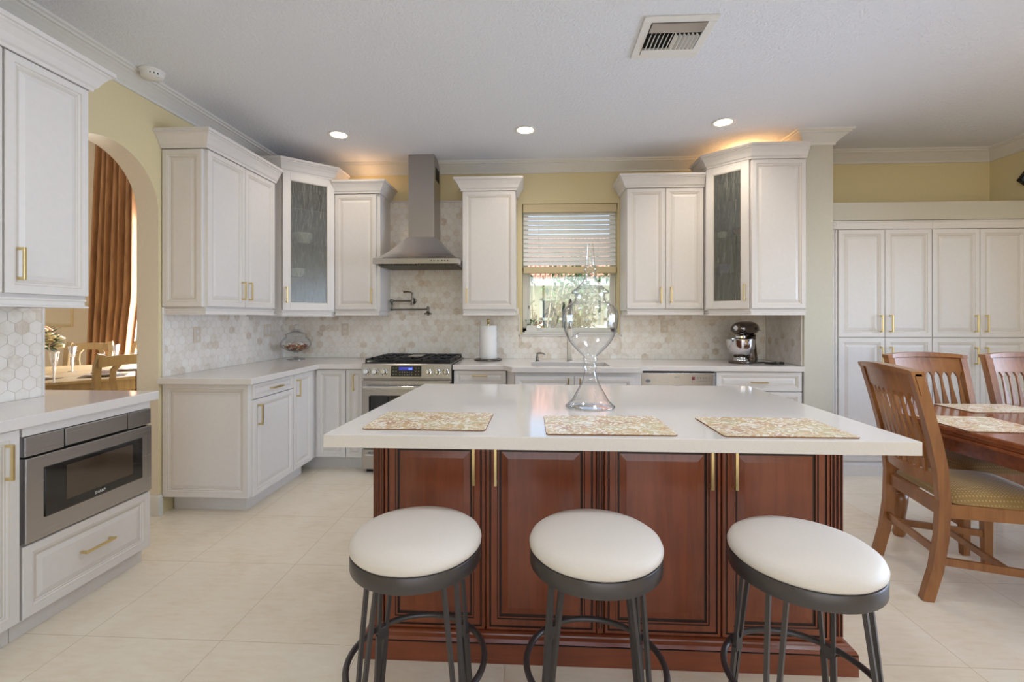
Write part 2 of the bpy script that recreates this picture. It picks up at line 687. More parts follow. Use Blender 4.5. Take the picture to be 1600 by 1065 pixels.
def text_bm(s, size, mtx, depth=.0008):
    cu = bpy.data.curves.new('lettering', 'FONT')
    cu.body = s
    cu.size = size
    cu.align_x = 'CENTER'
    cu.align_y = 'CENTER'
    cu.extrude = depth
    to = bpy.data.objects.new('lettering', cu)
    COL.objects.link(to)
    dg = bpy.context.evaluated_depsgraph_get()
    me = to.evaluated_get(dg).to_mesh()
    b = bmesh.new()
    b.from_mesh(me)
    to.evaluated_get(dg).to_mesh_clear()
    bpy.data.objects.remove(to)
    bpy.data.curves.remove(cu)
    b.transform(mtx)
    return b


FRONT = Matrix.Rotation(PI / 2, 4, 'X')   # xy drawing -> stands upright facing -Y

# ------------------------------------------------------------------ cabinet pieces
PROF = [(0.000, .018, 0), (0.0025, .021, 0), (.034, .021, 0), (.037, .018, 1), (.041, .018, 0), (.046, .0145, 0), (.050, .0145, 1), (.053, .011, 0), (.058, .011, 1), (.078, .0165, 0), (.080, .0165, 0)]
PROF_CHERRY = [(0.000, .018, 0), (.003, .021, 0), (.012, .021, 0), (.014, .017, 1), (.018, .017, 1), (.020, .021, 0), (.042, .021, 0), (.045, .017, 1), (.050, .017, 0), (.054, .012, 1), (.059, .012, 1), (.084, .0175, 0), (.086, .0175, 0)]


def panel_bm(w, h, prof=PROF, k=1.0):
    """raised panel: x 0..w, z 0..h, front towards -y, back at y=0"""
    bm = new()
    s = k * min(1.0, min(w, h) / 2 / (prof[-1][0] + .012))
    def ring(i, d):
        return [bm.verts.new(p) for p in ((i, -d, i), (w - i, -d, i), (w - i, -d, h - i), (i, -d, h - i))]
    back = ring(0, 0)
    bm.faces.new(back)
    prev, pm = back, 0
    for i, d, m in prof:
        r = ring(i * s, d)
        for j in range(4):
            f = bm.faces.new((prev[j], prev[(j + 1) % 4], r[(j + 1) % 4], r[j]))
            f.material_index = m
        prev = r
    bm.faces.new(prev)
    return bm


def handle_bm(x, z, length, vertical=True, y=-.021):
    bm = new()
    a, b = (.0055, .0045)
    st = .030
    L = length / 2
    if vertical:
        box(bm, x - a, x + a, y - st - .004, y - st + .005, z - L, z + L, .0012)
        for q in (z - L + .006, z + L - .006):
            box(bm, x - b, x + b, y - st, y, q - .006, q + .006, .001)
    else:
        box(bm, x - L, x + L, y - st - .004, y - st + .005, z - a, z + a, .0012)
        for q in (x - L + .006, x + L - .006):
            box(bm, q - .006, q + .006, y - st, y, z - b, z + b, .001)
    return bm


def door(t, x0, x1, z0, z1, handle=None, name='door', mats=MATS_CAB, prof=PROF, y=0.0):
    """front panel of a cabinet thing; handle = ('v', x, zc, len) or ('h', xc, z, len)"""
    g = .0016
    bm = panel_bm(x1 - x0 - 2 * g, z1 - z0 - 2 * g, prof)
    bm.transform(Matrix.Translation((x0 + g, y, z0 + g)))
    d = obj(name, bm, mats, t)
    if handle:
        k, a, b, L = handle
        h = obj('handle', handle_bm(a, b, L, k == 'v', y - .021), M['brass'], d)
        h['label'] = 'satin brass bar handle'
    return d


CROWN = [(0, 0), (.010, 0), (.013, .014), (.022, .022), (.034, .050), (.052, .078), (.060, .084), (.060, .090), (.070, .093), (.070, .112), (0, .112)]
RAIL = [(0, 0), (.004, -.003), (.004, -.010), (.0, -.014), (.0, -.030), (.010, -.036), (.010, -.042), (-.012, -.042), (-.012, 0)]


def upper_cabinet(label, loc, rotz, w, depth, z0, z1, doors, end=None, crown=(True, True), gap=0):
    """wall cabinet; carcass front at local y=0; doors: list of (x0, x1, handle_x)"""
    t = thing('wall_cabinet', label, 'cabinet', loc, rotz)
    bm = new()
    box(bm, 0, w, 0, depth, z0, z1, .001)
    obj('cabinet_body', bm, M['cab'], t)
    for x0, x1, hx in doors:
        door(t, x0, x1, z0 + .012, z1 - .004, ('v', hx, z0 + .012 + .125, .135) if hx is not None else None)
    if end:
        bm = panel_bm(depth - .012, z1 - z0 - .02)
        if end == 'left':
            bm.transform(Matrix.Translation((0, depth - .004, z0 + .012)) @ Matrix.Rotation(-PI / 2, 4, 'Z'))
        else:
            bm.transform(Matrix.Translation((w, .008, z0 + .012)) @ Matrix.Rotation(PI / 2, 4, 'Z'))
        obj('end_panel', bm, MATS_CAB, t)
    fy = -.021
    lx = -.019 if end == 'left' else 0
    rx = w + .019 if end == 'right' else w
    path = [(lx, fy), (rx, fy)]
    if crown[0]:
        path = [(lx, depth)] + path
    if crown[1]:
        path = path + [(rx, depth)]
    bm = new()
    sweep(bm, path, CROWN, z1 - .004)
    # lid that closes the top of the crown
    prism(bm, [(lx, fy), (rx, fy), (rx, depth), (lx, depth)], z1 + .001, z1 + .10)
    obj('crown_moulding', bm, M['cab'], t)
    bm = new()
    sweep(bm, path, [(o - .012, z) for o, z in RAIL], z0)
    obj('light_rail', bm, M['cab'], t)
    return t


def base_cabinet(label, loc, rotz, w, depth, fronts, end=None, top=.872, toe_in=.075, toe_end=0):
    t = thing('base_cabinet', label, 'cabinet', loc, rotz)
    bm = new()
    box(bm, 0, w, 0, depth, .112, top, .001)
    obj('cabinet_body', bm, M['cab'], t)
    bm = new()
    box(bm, toe_end, w, toe_in, depth - .01, .0, .1115)
    obj('toe_kick', bm, M['cab'], t)
    for f in fronts:
        door(t, f[1], f[2], f[3], f[4], f[5], 'drawer' if f[0] == 'r' else 'door')
    if end == 'left':
        bm = panel_bm(depth - .004, top - .112 - .004)
        bm.transform(Matrix.Translation((0, depth - .002, .114)) @ Matrix.Rotation(-PI / 2, 4, 'Z'))
        obj('end_panel', bm, MATS_CAB, t)
    return t


# ------------------------------------------------------------------ the setting
XL, YB, ZC = -2.49, 4.48, 2.815
WT = .15
bm = new()
box(bm, -8.2, 4.3, -3.7, 6.4, -.12, 0)
struct('floor', bm, M['floor'])
bm = new()
box(bm, XL - WT + .001, 4.4, -3.7, 6.4, ZC, ZC + .12)
struct('ceiling', bm, M['ceiling'])
bm = new()
box(bm, -8.2, XL - WT + .12, -3.7, 6.4, 4.4, 4.5)
struct('ceiling_dining', bm, M['ceiling'])
bm = new()
box(bm, XL - WT + .002, XL - WT + .12, -3.7, 6.3, ZC + .121, 4.4)
struct('wall_dining_upper', bm, M['beige_wall'])

# left wall with the arched opening (drawn in y-z, extruded in x)
ya, yb, zs = 2.21, 2.93, 2.0
yc, ra = (ya + yb) / 2, (yb - ya) / 2
out = [(-3.5, 0), (ya, 0), (ya, zs)]
for k in range(1, 32):
    a = PI - PI * k / 32
    out.append((yc + ra * math.cos(a), zs + ra * math.sin(a)))
out += [(yb, zs), (yb, 0), (6.2, 0), (6.2, ZC), (-3.5, ZC)]
YZ = Matrix(((0, 0, 1, 0), (1, 0, 0, 0), (0, 1, 0, 0), (0, 0, 0, 1)))
bm = new()
prism_m(bm, out, XL - WT, XL, YZ)
bm.normal_update()
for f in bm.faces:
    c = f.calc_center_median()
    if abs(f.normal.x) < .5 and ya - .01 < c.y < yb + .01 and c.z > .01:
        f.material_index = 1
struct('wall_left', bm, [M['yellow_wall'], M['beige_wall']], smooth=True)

# back wall with the kitchen window opening
wx0, wx1, wz0, wz1 = -.125, .795, 1.165, 2.415
bm = new()
for x0, x1, z0, z1 in ((XL, wx0, 0, ZC), (wx1, 2.42, 0, ZC), (wx0, wx1, 0, wz0), (wx0, wx1, wz1, ZC)):
    box(bm, x0, x1, YB, YB + WT + .03, z0, z1)
struct('wall_back', bm, M['yellow_wall'])
# stub wall / column that ends the right-hand counter
bm = new()
box(bm, 2.19, 2.42, 3.87, YB, 0, ZC, .004)
struct('wall_column', bm, M['soffit'])
# pantry recess: wall above and behind the tall cupboards
XR = 4.09
bm = new()
box(bm, 2.42, XR + .15, 4.36, 4.51, 0, ZC)
struct('wall_nook', bm, M['yellow_wall'])
bm = new()
box(bm, 2.421, XR - .001, 3.945, 4.359, 2.112, 2.262, .002)
struct('wall_soffit', bm, M['soffit'])
# right wall with a tall window behind the dining nook (outside the frame)
bm = new()
for y0, y1, z0, z1 in ((-3.5, .85, 0, ZC), (3.45, 4.36, 0, ZC), (.85, 3.45, 0, .1), (.85, 3.45, 2.3, ZC)):
    box(bm, XR, XR + .15, y0, y1, z0, z1)
struct('wall_right', bm, M['yellow_wall'])
# front wall behind the camera with a wide sliding-door opening
bm = new()
for x0, x1, z0, z1 in ((-8.0, XL - WT, 0, 4.4), (XL - WT, -1.3, 0, ZC), (3.3, XR + .15, 0, ZC), (-1.3, 3.3, 2.5, ZC), (-1.3, 3.3, 0, .2)):
    box(bm, x0, x1, -3.6, -3.45, z0, z1)
struct('wall_front', bm, M['yellow_wall'])
# dining room shell
dx0, dx1, dz0, dz1 = -5.75, -4.2, .35, 3.5
bm = new()
for x0, x1, z0, z1 in ((-8.0, dx0, 0, 4.4), (dx1, XL - WT, 0, 4.4), (dx0, dx1, 0, dz0), (dx0, dx1, dz1, 4.4)):
    box(bm, x0, x1, 6.15, 6.3, z0, z1)
struct('wall_dining', bm, M['beige_wall'])
bm = new()
box(bm, -8.15, -8.0, -3.6, 6.3, 0, 4.4)
struct('wall_dining_side', bm, M['beige_wall'])

# crown mouldings of the room
RC = [(0, -.105), (.012, -.105), (.014, -.088), (.022, -.080), (.040, -.062), (.058, -.046), (.072, -.036), (.078, -.030), (.090, -.028), (.092, -.016), (.104, -.012), (.108, 0), (0, 0)]
bm = new()
sweep(bm, [(XL, -3.4), (XL, YB), (2.19, YB), (2.19, 3.87), (2.42, 3.87), (2.42, 4.36), (XR, 4.36), (XR, -3.4)], RC, ZC)
struct('trim_1', bm, M['trim'])
# baseboards on the arch jamb and below the column
BB = [(0, 0), (.016, 0), (.016, .10), (.012, .125), (.006, .135), (0, .135)]
bm = new()
sweep(bm, [(XL - WT, yb), (XL, yb), (XL, 2.948)], BB)
struct('baseboard_left', bm, M['trim'], smooth=False)
bm = new()
sweep(bm, [(2.172, 3.87), (2.42, 3.87), (2.42, 3.945)], BB)
struct('baseboard_column', bm, M['trim'])
# panel moulding on the dining-room wall
bm = new()
sweep(bm, [(-7.6, 1.21), (-7.6, 2.25), (-6.5, 2.25), (-6.5, 1.21)], [(-.03, 0), (-.03, .012), (-.015, .022), (0, .012), (0, 0)], closed=True)
bm.transform(Matrix.Translation((0, 6.15, 0)) @ FRONT)
struct('trim_2', bm, M['tan_valance'])


# hexagon mosaic: real tiles over a grout bed, authored in (u, v) and placed by mtx
def hex_wall(name, rects, mtx, size=.0365, seed=1):
    rnd = random.Random(seed)
    bm = new()
    lay = bm.faces.layers.float.new('tone')
    for (u0, u1, v0, v1) in rects:
        b2 = new()
        l2 = b2.faces.layers.float.new('tone')
        dx, dy = size * math.sqrt(3), size * 1.5
        j = 0
        v = v0 - size
        while v < v1 + size:
            u = u0 - dx + (dx / 2 if j % 2 else 0)
            while u < u1 + dx:
                r = size - .0012
                pts = [(u + r * math.cos(PI / 6 + k * PI / 3), v + r * math.sin(PI / 6 + k * PI / 3)) for k in range(6)]
                f = b2.faces.new([b2.verts.new((x, y, .0075)) for x, y in pts])
                tn = rnd.random()
                f[l2] = .30 * tn if rnd.random() > .13 else -.07 - .11 * tn
                ri = bmesh.ops.inset_region(b2, faces=[f], thickness=.0012, depth=0)
                for q in ri['faces']:
                    q[l2] = f[l2]
                    for vv in q.verts:
                        if vv not in f.verts:
                            vv.co.z = .006
                u += dx
            v += dy
            j += 1
        for co, no in (((u0, 0, 0), (-1, 0, 0)), ((u1, 0, 0), (1, 0, 0)), ((0, v0, 0), (0, -1, 0)), ((0, v1, 0), (0, 1, 0))):
            bmesh.ops.bisect_plane(b2, geom=b2.verts[:] + b2.edges[:] + b2.faces[:], plane_co=co, plane_no=no, clear_outer=True)
        merge(bm, b2)
        n0 = len(bm.faces)
        box(bm, u0, u1, v0, v1, .0005, .0062, mat=1)
    bm.transform(mtx)
    return struct(name, bm, [M['hex'], M['grout']])


MB = Matrix(((1, 0, 0, 0), (0, 0, -1, YB), (0, 1, 0, 0), (0, 0, 0, 1)))          # back wall
ML = Matrix(((0, 0, 1, XL), (1, 0, 0, 0), (0, 1, 0, 0), (0, 0, 0, 1)))           # left wall
MR = Matrix(((0, 0, -1, 2.19), (1, 0, 0, 0), (0, 1, 0, 0), (0, 0, 0, 1)))        # stub wall
hex_wall('trim_3', [(XL + .008, -1.43, .9145, 1.40), (-1.43, -.655, .9145, 2.44), (-.655, wx0 - .035, .9145, 1.40),
                    (wx0 - .035, wx1 + .035, .9145, wz0 - .035), (wx1 + .035, 2.18, .9145, 1.40)], MB, seed=3)
hex_wall('trim_4', [(2.965, YB - .008, .9145, 1.40)], ML, seed=5)
hex_wall('trim_5', [(3.90, YB - .008, .9145, 1.40)], MR, seed=8)
hex_wall('trim_6', [(0.5, 2.20, .9145, 1.40)], ML, seed=11)
# pencil liners of the tile
bm = new()
box(bm, -1.43, -.655, YB - .016, YB - .0005, 2.44, 2.456, .003)
box(bm, XL + .0005, XL + .014, 2.953, 2.965, .9145, 1.38, .003)
box(bm, XL + .0005, XL + .014, 2.20, 2.212, .9145, 1.38, .003)
box(bm, 2.176, 2.1895, 3.888, 3.90, .9145, 1.40, .003)
for x0, x1, z0, z1 in ((wx0 - .035, wx0 - .02, 1.13, 1.335), (wx1 + .02, wx1 + .035, 1.13, 1.335), (wx0 - .035, wx1 + .035, 1.13, 1.145)):
    box(bm, x0, x1, YB - .016, YB - .0005, z0, z1, .003)
struct('trim_7', bm, M['cab'])

# kitchen window: sill, white frame, glass
bm = new()
yw = YB + .12
fw = .055
for x0, x1, z0, z1 in ((wx0, wx0 + fw, wz0, wz1), (wx1 - fw, wx1, wz0, wz1), (wx0, wx1, wz0, wz0 + .045), (wx0, wx1, wz1 - fw, wz1), (wx0, wx1, 1.765, 1.81)):
    box(bm, x0 + .001, x1 - .001, yw, yw + .05, z0 + .001, z1 - .001, .004)
box(bm, wx0 + fw, wx0 + fw + .022, yw + .012, yw + .04, wz0 + .045, 1.765, .002)
w1 = struct('window_1', bm, M['trim'])
bm = new()
box(bm, wx0 + fw, wx1 - fw, yw + .022, yw + .026, wz0 + .045, wz1 - fw)
g = obj('window_pane', bm, M['window_glass'], w1)
bm = new()
box(bm, wx0 + .001, wx1 - .001, YB - .012, yw, wz0 - .019, wz0 - .0005 + .002, .003)
obj('window_sill', bm, M['trim'], w1)
# window latch
bm = new()
box(bm, wx0 + fw + .004, wx0 + fw + .016, yw - .002, yw + .012, 1.40, 1.43, .002)
obj('latch', bm, M['nickel'], w1)
# dining window
bm = new()
for x0, x1, z0, z1 in ((dx0, dx0 + .05, dz0, dz1), (dx1 - .05, dx1, dz0, dz1), (dx0, dx1, dz0, dz0 + .05), (dx0, dx1, dz1 - .05, dz1), ((dx0 + dx1) / 2 - .02, (dx0 + dx1) / 2 + .02, dz0, dz1)):
    box(bm, x0, x1, 6.2, 6.25, z0, z1, .004)
w2 = struct('window_2', bm, M['trim'])
bm = new()
box(bm, dx0 + .04, dx1 - .04, 6.22, 6.225, dz0 + .04, dz1 - .04)
obj('window_pane', bm, M['window_glass'], w2)
# rear sliding door frame and nook window frame (behind the camera / outside the frame)
bm = new()
for x0, x1, z0, z1 in ((-1.3, -1.24, .2, 2.5), (.2, .26, .2, 2.5), (1.74, 1.8, .2, 2.5), (3.24, 3.3, .2, 2.5), (-1.3, 3.3, 2.44, 2.5), (-1.3, 3.3, .2, .26)):
    box(bm, x0, x1, -3.56, -3.5, z0, z1, .004)
struct('window_3', bm, M['trim'])
bm = new()
for y0, y1, z0, z1 in ((.85, .91, .1, 2.3), (2.12, 2.18, .1, 2.3), (3.39, 3.45, .1, 2.3), (.85, 3.45, 2.24, 2.3), (.85, 3.45, .1, .16)):
    box(bm, XR + .05, XR + .11, y0, y1, z0, z1, .004)
struct('window_4', bm, M['trim'])

# warm accent lamps lying on top of the corner cupboards
light('cupboard_lamp', 'POINT', (1.86, 4.18, 2.735), 2.6, (1, .55, .22), shadow_soft_size=.04)
light('cupboard_lamp', 'POINT', (-1.62, 4.33, 2.62), .7, (1, .6, .3), shadow_soft_size=.04)
# ------------------------------------------------------------------ ceiling fittings
def can_light(x, y, label, energy):
    t = thing('recessed_light', label, 'ceiling light', (x, y, ZC), 0, 'recessed ceiling lights over the back counter')
    bm = new()
    lathe(bm, [(.088, 0), (.088, -.004), (.080, -.007), (.066, -.004), (.062, 0)], seg=36, closed=True)
    obj('trim_ring', bm, M['white'], t, smooth=True)
    bm = new()
    lathe(bm, [(0, -.0035), (.05, -.0035), (.063, -.002), (.063, -.0005), (0, -.0005)], seg=36)
    obj('lamp_lens', bm, M['lamp'], t, smooth=True)
    d = bpy.data.lights.new('recessed_lamp', 'SPOT')
    d.energy = energy
    d.color = (1, .88, .72)
    d.spot_size = math.radians(150)
    d.spot_blend = .8
    d.shadow_soft_size = .06
    o = bpy.data.objects.new('recessed_lamp', d)
    o.location = (x, y, ZC - .02)
    COL.objects.link(o)


can_light(-1.615, 3.72, 'round recessed ceiling light above the range hood side, leftmost of the row', 15)
can_light(-.077, 3.70, 'round recessed ceiling light in line with the sink window', 15)
can_light(1.45, 3.63, 'round recessed ceiling light beside the right-hand glass corner cabinet', 24)

t = thing('ceiling_vent', 'square white ceiling air vent with angled louvres', 'air vent', (.735, 2.515, ZC))
bm = new()
o_, i_ = .185, .142
for x0, x1, y0, y1 in ((-o_, o_, -o_, -i_), (-o_, o_, i_, o_), (-o_, -i_, -i_, i_), (i_, o_, -i_, i_)):
    box(bm, x0, x1, y0, y1, -.010, -.0005, .002)
box(bm, -i_, i_, -i_, i_, -.0012, -.0004, mat=1)
obj('vent_frame', bm, [M['white'], M['dark_void']], t)
for k in range(12):
    x = -.122 + k * .0222
    a = .6 if k < 6 else -.6
    b2 = new()
    box(b2, -.0012, .0012, -.045, .085, -.011, .011)
    b2.transform(Matrix.Translation((x, 0, -.013)) @ Matrix.Rotation(a, 4, 'Y'))
    obj('louvre', b2, M['white'], t)
bm = new()
box(bm, -i_ + .004, i_ - .004, -i_ + .004, -.06, -.014, -.004, .002)
obj('damper_plate', bm, M['steel'], t)
bm = new()
box(bm, -i_ + .002, i_ - .002, .09, i_ - .002, -.016, -.002, .002)
obj('deflector_blade', bm, M['white'], t)

t = thing('smoke_detector', 'round white smoke detector on the ceiling by the left crown moulding', 'smoke detector', (-2.335, 2.70, ZC))
bm = new()
lathe(bm, [(.066, -.0005), (.066, -.012), (.060, -.016), (.056, -.038), (.046, -.046), (0, -.048)], seg=36)
obj('detector_body', bm, M['white'], t, smooth=True)
bm = new()
for k in range(3):
    a = -1.1 + k * .35
    box(bm, .052 * math.cos(a) - .004, .052 * math.cos(a) + .008, .052 * math.sin(a) - .004, .052 * math.sin(a) + .004, -.034, -.026)
obj('sensor_slot', bm, M['black'], t)

# ------------------------------------------------------------------ worktops
def worktop(name, label, outline, z0, z1, hole=None, bev=.004):
    bm = new()
    if hole is None:
        prism(bm, outline, z0, z1, bev=bev)
    else:
        vs_ = [bm.verts.new((x, y, z0)) for x, y in outline]
        hv = [bm.verts.new((x, y, z0)) for x, y in hole]
        es = [bm.edges.new((a, b)) for a, b in zip(vs_, vs_[1:] + vs_[:1])] + [bm.edges.new((a, b)) for a, b in zip(hv, hv[1:] + hv[:1])]
        bmesh.ops.triangle_fill(bm, use_beauty=True, use_dissolve=True, edges=es)
        r = bmesh.ops.extrude_face_region(bm, geom=bm.faces[:])
        for v in r['geom']:
            if isinstance(v, bmesh.types.BMVert):
                v.co.z = z1
        bmesh.ops.recalc_face_normals(bm, faces=bm.faces[:])
        bm.normal_update()
        sharp = [e for e in bm.edges if len(e.link_faces) == 2 and e.calc_face_angle(0) > .3 and abs(e.verts[0].co.z - e.verts[1].co.z) < 1e-4]
        bmesh.ops.bevel(bm, geom=sharp, offset=bev, segments=2, profile=.5, affect='EDGES')
    o = obj(name, bm, M['quartz'])
    return tag(o, label, 'countertop')


CT0, CT1 = .8725, .914
worktop('countertop', 'white quartz countertop running around the left corner up to the range',
        [(XL + .0085, 2.905), (-1.838, 2.905), (-1.838, 3.83), (-1.459, 3.83), (-1.459, YB - .0085), (XL + .0085, YB - .0085)], CT0, CT1)
worktop('countertop', 'white quartz countertop with the sink, along the back wall to the column',
        [(-.690, 3.83), (-.262, 3.83), (-.185, 3.675), (.845, 3.675), (.845, 3.83), (2.170, 3.83), (2.170, YB - .0085), (-.690, YB - .0085)], CT0, CT1,
        hole=[(-.03, 3.80), (.62, 3.80), (.62, 4.16), (-.03, 4.16)])
worktop('countertop', 'short white quartz countertop above the microwave drawer',
        [(XL + .0085, .9), (-2.035, .9), (-2.035, 2.40), (-2.68, 2.40), (-2.68, 2.215), (XL + .0085, 2.215)], .868, .914)

# ------------------------------------------------------------------ base cabinets
R90 = PI / 2
base_cabinet('white base cabinet with one drawer over a door, end of the left counter', (-1.891, 2.975, 0), R90, .512, .597,
             [('r', 0, .510, .765, .866, ('h', .255, .815, .13)), ('d', 0, .510, .116, .762, ('v', .055, .655, .14))], end='left', toe_end=.075)
base_cabinet('narrow white base cabinet with a tall brass handle, left of the inside corner', (-1.891, 3.489, 0), R90, .297, .597,
             [('d', .002, .295, .116, .866, ('v', .045, .757, .135))])
t = base_cabinet('white corner base cabinet with a plain door and no handle', (-2.488, 3.881, 0), 0, .871, .597,
                 [('d', .618, .870, .116, .866, None)])
bm = new()
box(bm, .575, .597, -.092, -.001, .112, .872)
obj('corner_filler', bm, M['cab'], t)
base_cabinet('slim white pull-out cabinet directly left of the range', (-1.616, 3.881, 0), 0, .155, .597,
             [('d', .001, .154, .116, .866, ('v', .075, .757, .135))])
base_cabinet('white drawer cabinet directly right of the range', (-.688, 3.881, 0), 0, .448, .597,
             [('r', .003, .446, .735, .866, ('h', .225, .822, .13)), ('r', .003, .446, .43, .732, ('h', .225, .64, .13)), ('r', .003, .446, .116, .427, ('h', .225, .33, .13))])
base_cabinet('white drawer cabinet between the dishwasher and the column', (1.482, 3.881, 0), 0, .690, .597,
             [('r', .003, .687, .708, .866, ('h', .345, .782, .13)), ('r', .003, .687, .42, .703, ('h', .345, .60, .13)), ('r', .003, .687, .116, .415, ('h', .345, .30, .13))])

# sink base, stands proud of its neighbours
t = thing('sink_cabinet', 'white two-door sink cabinet standing forward under the window', 'cabinet', (-.165, 3.731, 0))
bm = new()
W = .955
box(bm, 0, .018, 0, .745, .112, .872)
box(bm, W - .018, W, 0, .745, .112, .872)
box(bm, 0.018, W - .018, 0.0, .745, .112, .13)
box(bm, 0.018, W - .018, .73, .745, .13, .872)
box(bm, 0.018, W - .018, 0, .018, .13, .60)
box(bm, 0.018, W - .018, 0, .018, .60, .872)
prism(bm, [(-.002, 0), (-.002, .148), (-.071, .148)], .112, .872)
box(bm, W, W + .056, 0.0, .02, .112, .872)
box(bm, W + .040, W + .056, 0.02, .148, .112, .872)
obj('cabinet_body', bm, M['cab'], t)
bm = new()
box(bm, 0, W + .05, .075, .70, 0, .1115)
obj('toe_kick', bm, M['cab'], t)
door(t, .003, W / 2, .116, .842, ('v', W / 2 - .045, .76, .135))
door(t, W / 2, W - .003, .116, .842, ('v', W / 2 + .045, .76, .135))

# sink, faucet, soap dispenser
t = thing('kitchen_sink', 'undermount stainless steel sink under the window', 'sink', (.295, 3.98, .87))
bm = new()
a, b, dpt = .318, .173, -.2
for x0, x1, y0, y1, z0, z1 in ((-a - .004, a + .004, -b - .004, b + .004, dpt - .004, dpt), (-a - .004, -a, -b, b, dpt, 0), (a, a + .004, -b, b, dpt, 0), (-a - .004, a + .004, -b - .004, -b, dpt, 0), (-a - .004, a + .004, b, b + .004, dpt, 0)):
    box(bm, x0, x1, y0, y1, z0, z1)
obj('basin', bm, M['steel'], t)
bm = new()
lathe(bm, [(0, dpt + .001), (.04, dpt + .001), (.045, dpt + .004), (.03, dpt + .003), (0, dpt + .002)], seg=24)
obj('drain', bm, M['chrome'], t)
t = thing('kitchen_faucet', 'tall square-necked steel faucet behind the sink', 'faucet', (.315, 4.235, .914))
bm = new()
lathe(bm, [(.0, 0), (.028, 0), (.028, .008), (.02, .012), (0, .012)], seg=24)
box(bm, -.021, .021, -.021, .021, .01, .30, .004)
obj('faucet_column', bm, M['steel_z'], t, smooth=False)
bm = new()
tube(bm, [(0, 0, .295), (0, 0, .46)] + [(0, -.085 + .085 * math.cos(q), .47 + .085 * math.sin(q)) for q in [k * PI / 12 for k in range(1, 12)]] + [(0, -.17, .46), (0, -.17, .30)], .0125, 12)
obj('spout', bm, M['nickel'], t, smooth=True)
bm = new()
tube(bm, [(.020, 0, .22), (.05, 0, .235), (.085, 0, .26)], .005, 8)
obj('lever', bm, M['steel'], t, smooth=True)
t = thing('soap_dispenser', 'small dark metal soap pump left of the sink', 'soap dispenser', (.02, 4.20, .914))
bm = new()
lathe(bm, [(0, 0), (.020, 0), (.020, .006), (.013, .012), (.012, .04), (.007, .044), (.007, .068), (0, .07)], seg=20)
obj('pump_body', bm, M['nickel'], t, smooth=True)
bm = new()
tube(bm, [(-.008, 0, .068), (.02, 0, .074), (.055, -.005, .072), (.072, -.008, .060)], [.008, .0075, .006, .005], 8)
obj('spout', bm, M['nickel'], t, smooth=True)

# ------------------------------------------------------------------ range
t = thing('gas_range', 'stainless steel slide-in gas range with black grates under the hood', 'range', (-1.0755, 3.80, 0))
hw = .379
bm = new()
box(bm, -hw + .004, hw - .004, .03, .665, .03, .90)
box(bm, -hw + .02, hw - .02, .06, .6, 0, .03, mat=1)
box(bm, -hw, hw, .015, .672, .9145, .924, .003)
obj('range_body', bm, [M['steel_z'], M['black']], t)
bm = new()
prism_m(bm, [(.03, .795), (0, .800), (-.004, .806), (.012, .918), (.018, .924), (.03, .924)], -hw, hw, YZ)
cp = obj('control_panel', bm, M['steel'], t)
tilt = Matrix.Translation((0, -.001, .862)) @ Matrix.Rotation(-.14, 4, 'X')
for k, x in enumerate((-.335, -.262, -.188, .183, .258, .331)):
    bm = new()
    lathe(bm, [(0, .028), (.019, .028), (.022, .024), (.024, .004), (.030, .003), (.030, 0), (0, 0)], seg=24)
    box(bm, -.004, .004, -.020, .020, .026, .031, .001)
    bm.transform(tilt @ Matrix.Translation((x, 0, -.005)) @ FRONT)
    kn = obj('knob', bm, M['chrome'], cp, smooth=True)
bm = new()
box(bm, -.128, .128, -.006, .004, -.044, .044, .003)
box(bm, -.06, .06, -.0066, -.004, .008, .036, mat=1)
box(bm, .022, .052, -.0072, -.004, .012, .026, mat=2)
for i in range(3):
    for j in range(2):
        for sx in (-1, 1):
            x = sx * (.083 + .024 * j)
            z = .026 - .026 * i
            box(bm, x - .006, x + .006, -.0066, -.004, z - .003, z + .003, mat=3)
for i in range(2):
    for j in range(6):
        x = -.05 + j * .02
        z = -.008 - .02 * i
        box(bm, x - .0045, x + .0045, -.0066, -.004, z - .004, z + .004, mat=3)
bm.transform(tilt)
obj('touch_display', bm, [M['black_glass'], M['display'], M['display_lit'], M['print_grey']], cp)
bm = new()
box(bm, -hw + .003, hw - .003, -.008, .03, .215, .785, .006)
dr = obj('oven_door', bm, M['steel'], t)
bm = new()
box(bm, -.31, .31, -.0105, -.006, .33, .66, .012)
obj('oven_window', bm, M['black_glass'], dr)
bm = new()
tube(bm, [(-.345, -.055, .735), (.345, -.055, .735)], .013, 12)
for sx in (-.33, .33):
    tube(bm, [(sx, -.055, .735), (sx, -.008, .735)], .009, 8)
obj('handle', bm, M['chrome'], dr, smooth=True)
bm = new()
box(bm, -hw + .003, hw - .003, -.006, .03, .045, .205, .005)
wd = obj('warming_drawer', bm, M['steel'], t)
bm = new()
tube(bm, [(-.33, -.04, .17), (.33, -.04, .17)], .009, 10)
for sx in (-.3, .3):
    tube(bm, [(sx, -.04, .17), (sx, -.004, .17)], .006, 8)
obj('handle', bm, M['chrome'], wd, smooth=True)
bm = new()
box(bm, -hw + .015, hw - .015, .035, .655, .9243, .928, .002)
obj('cooktop', bm, M['black'], t)
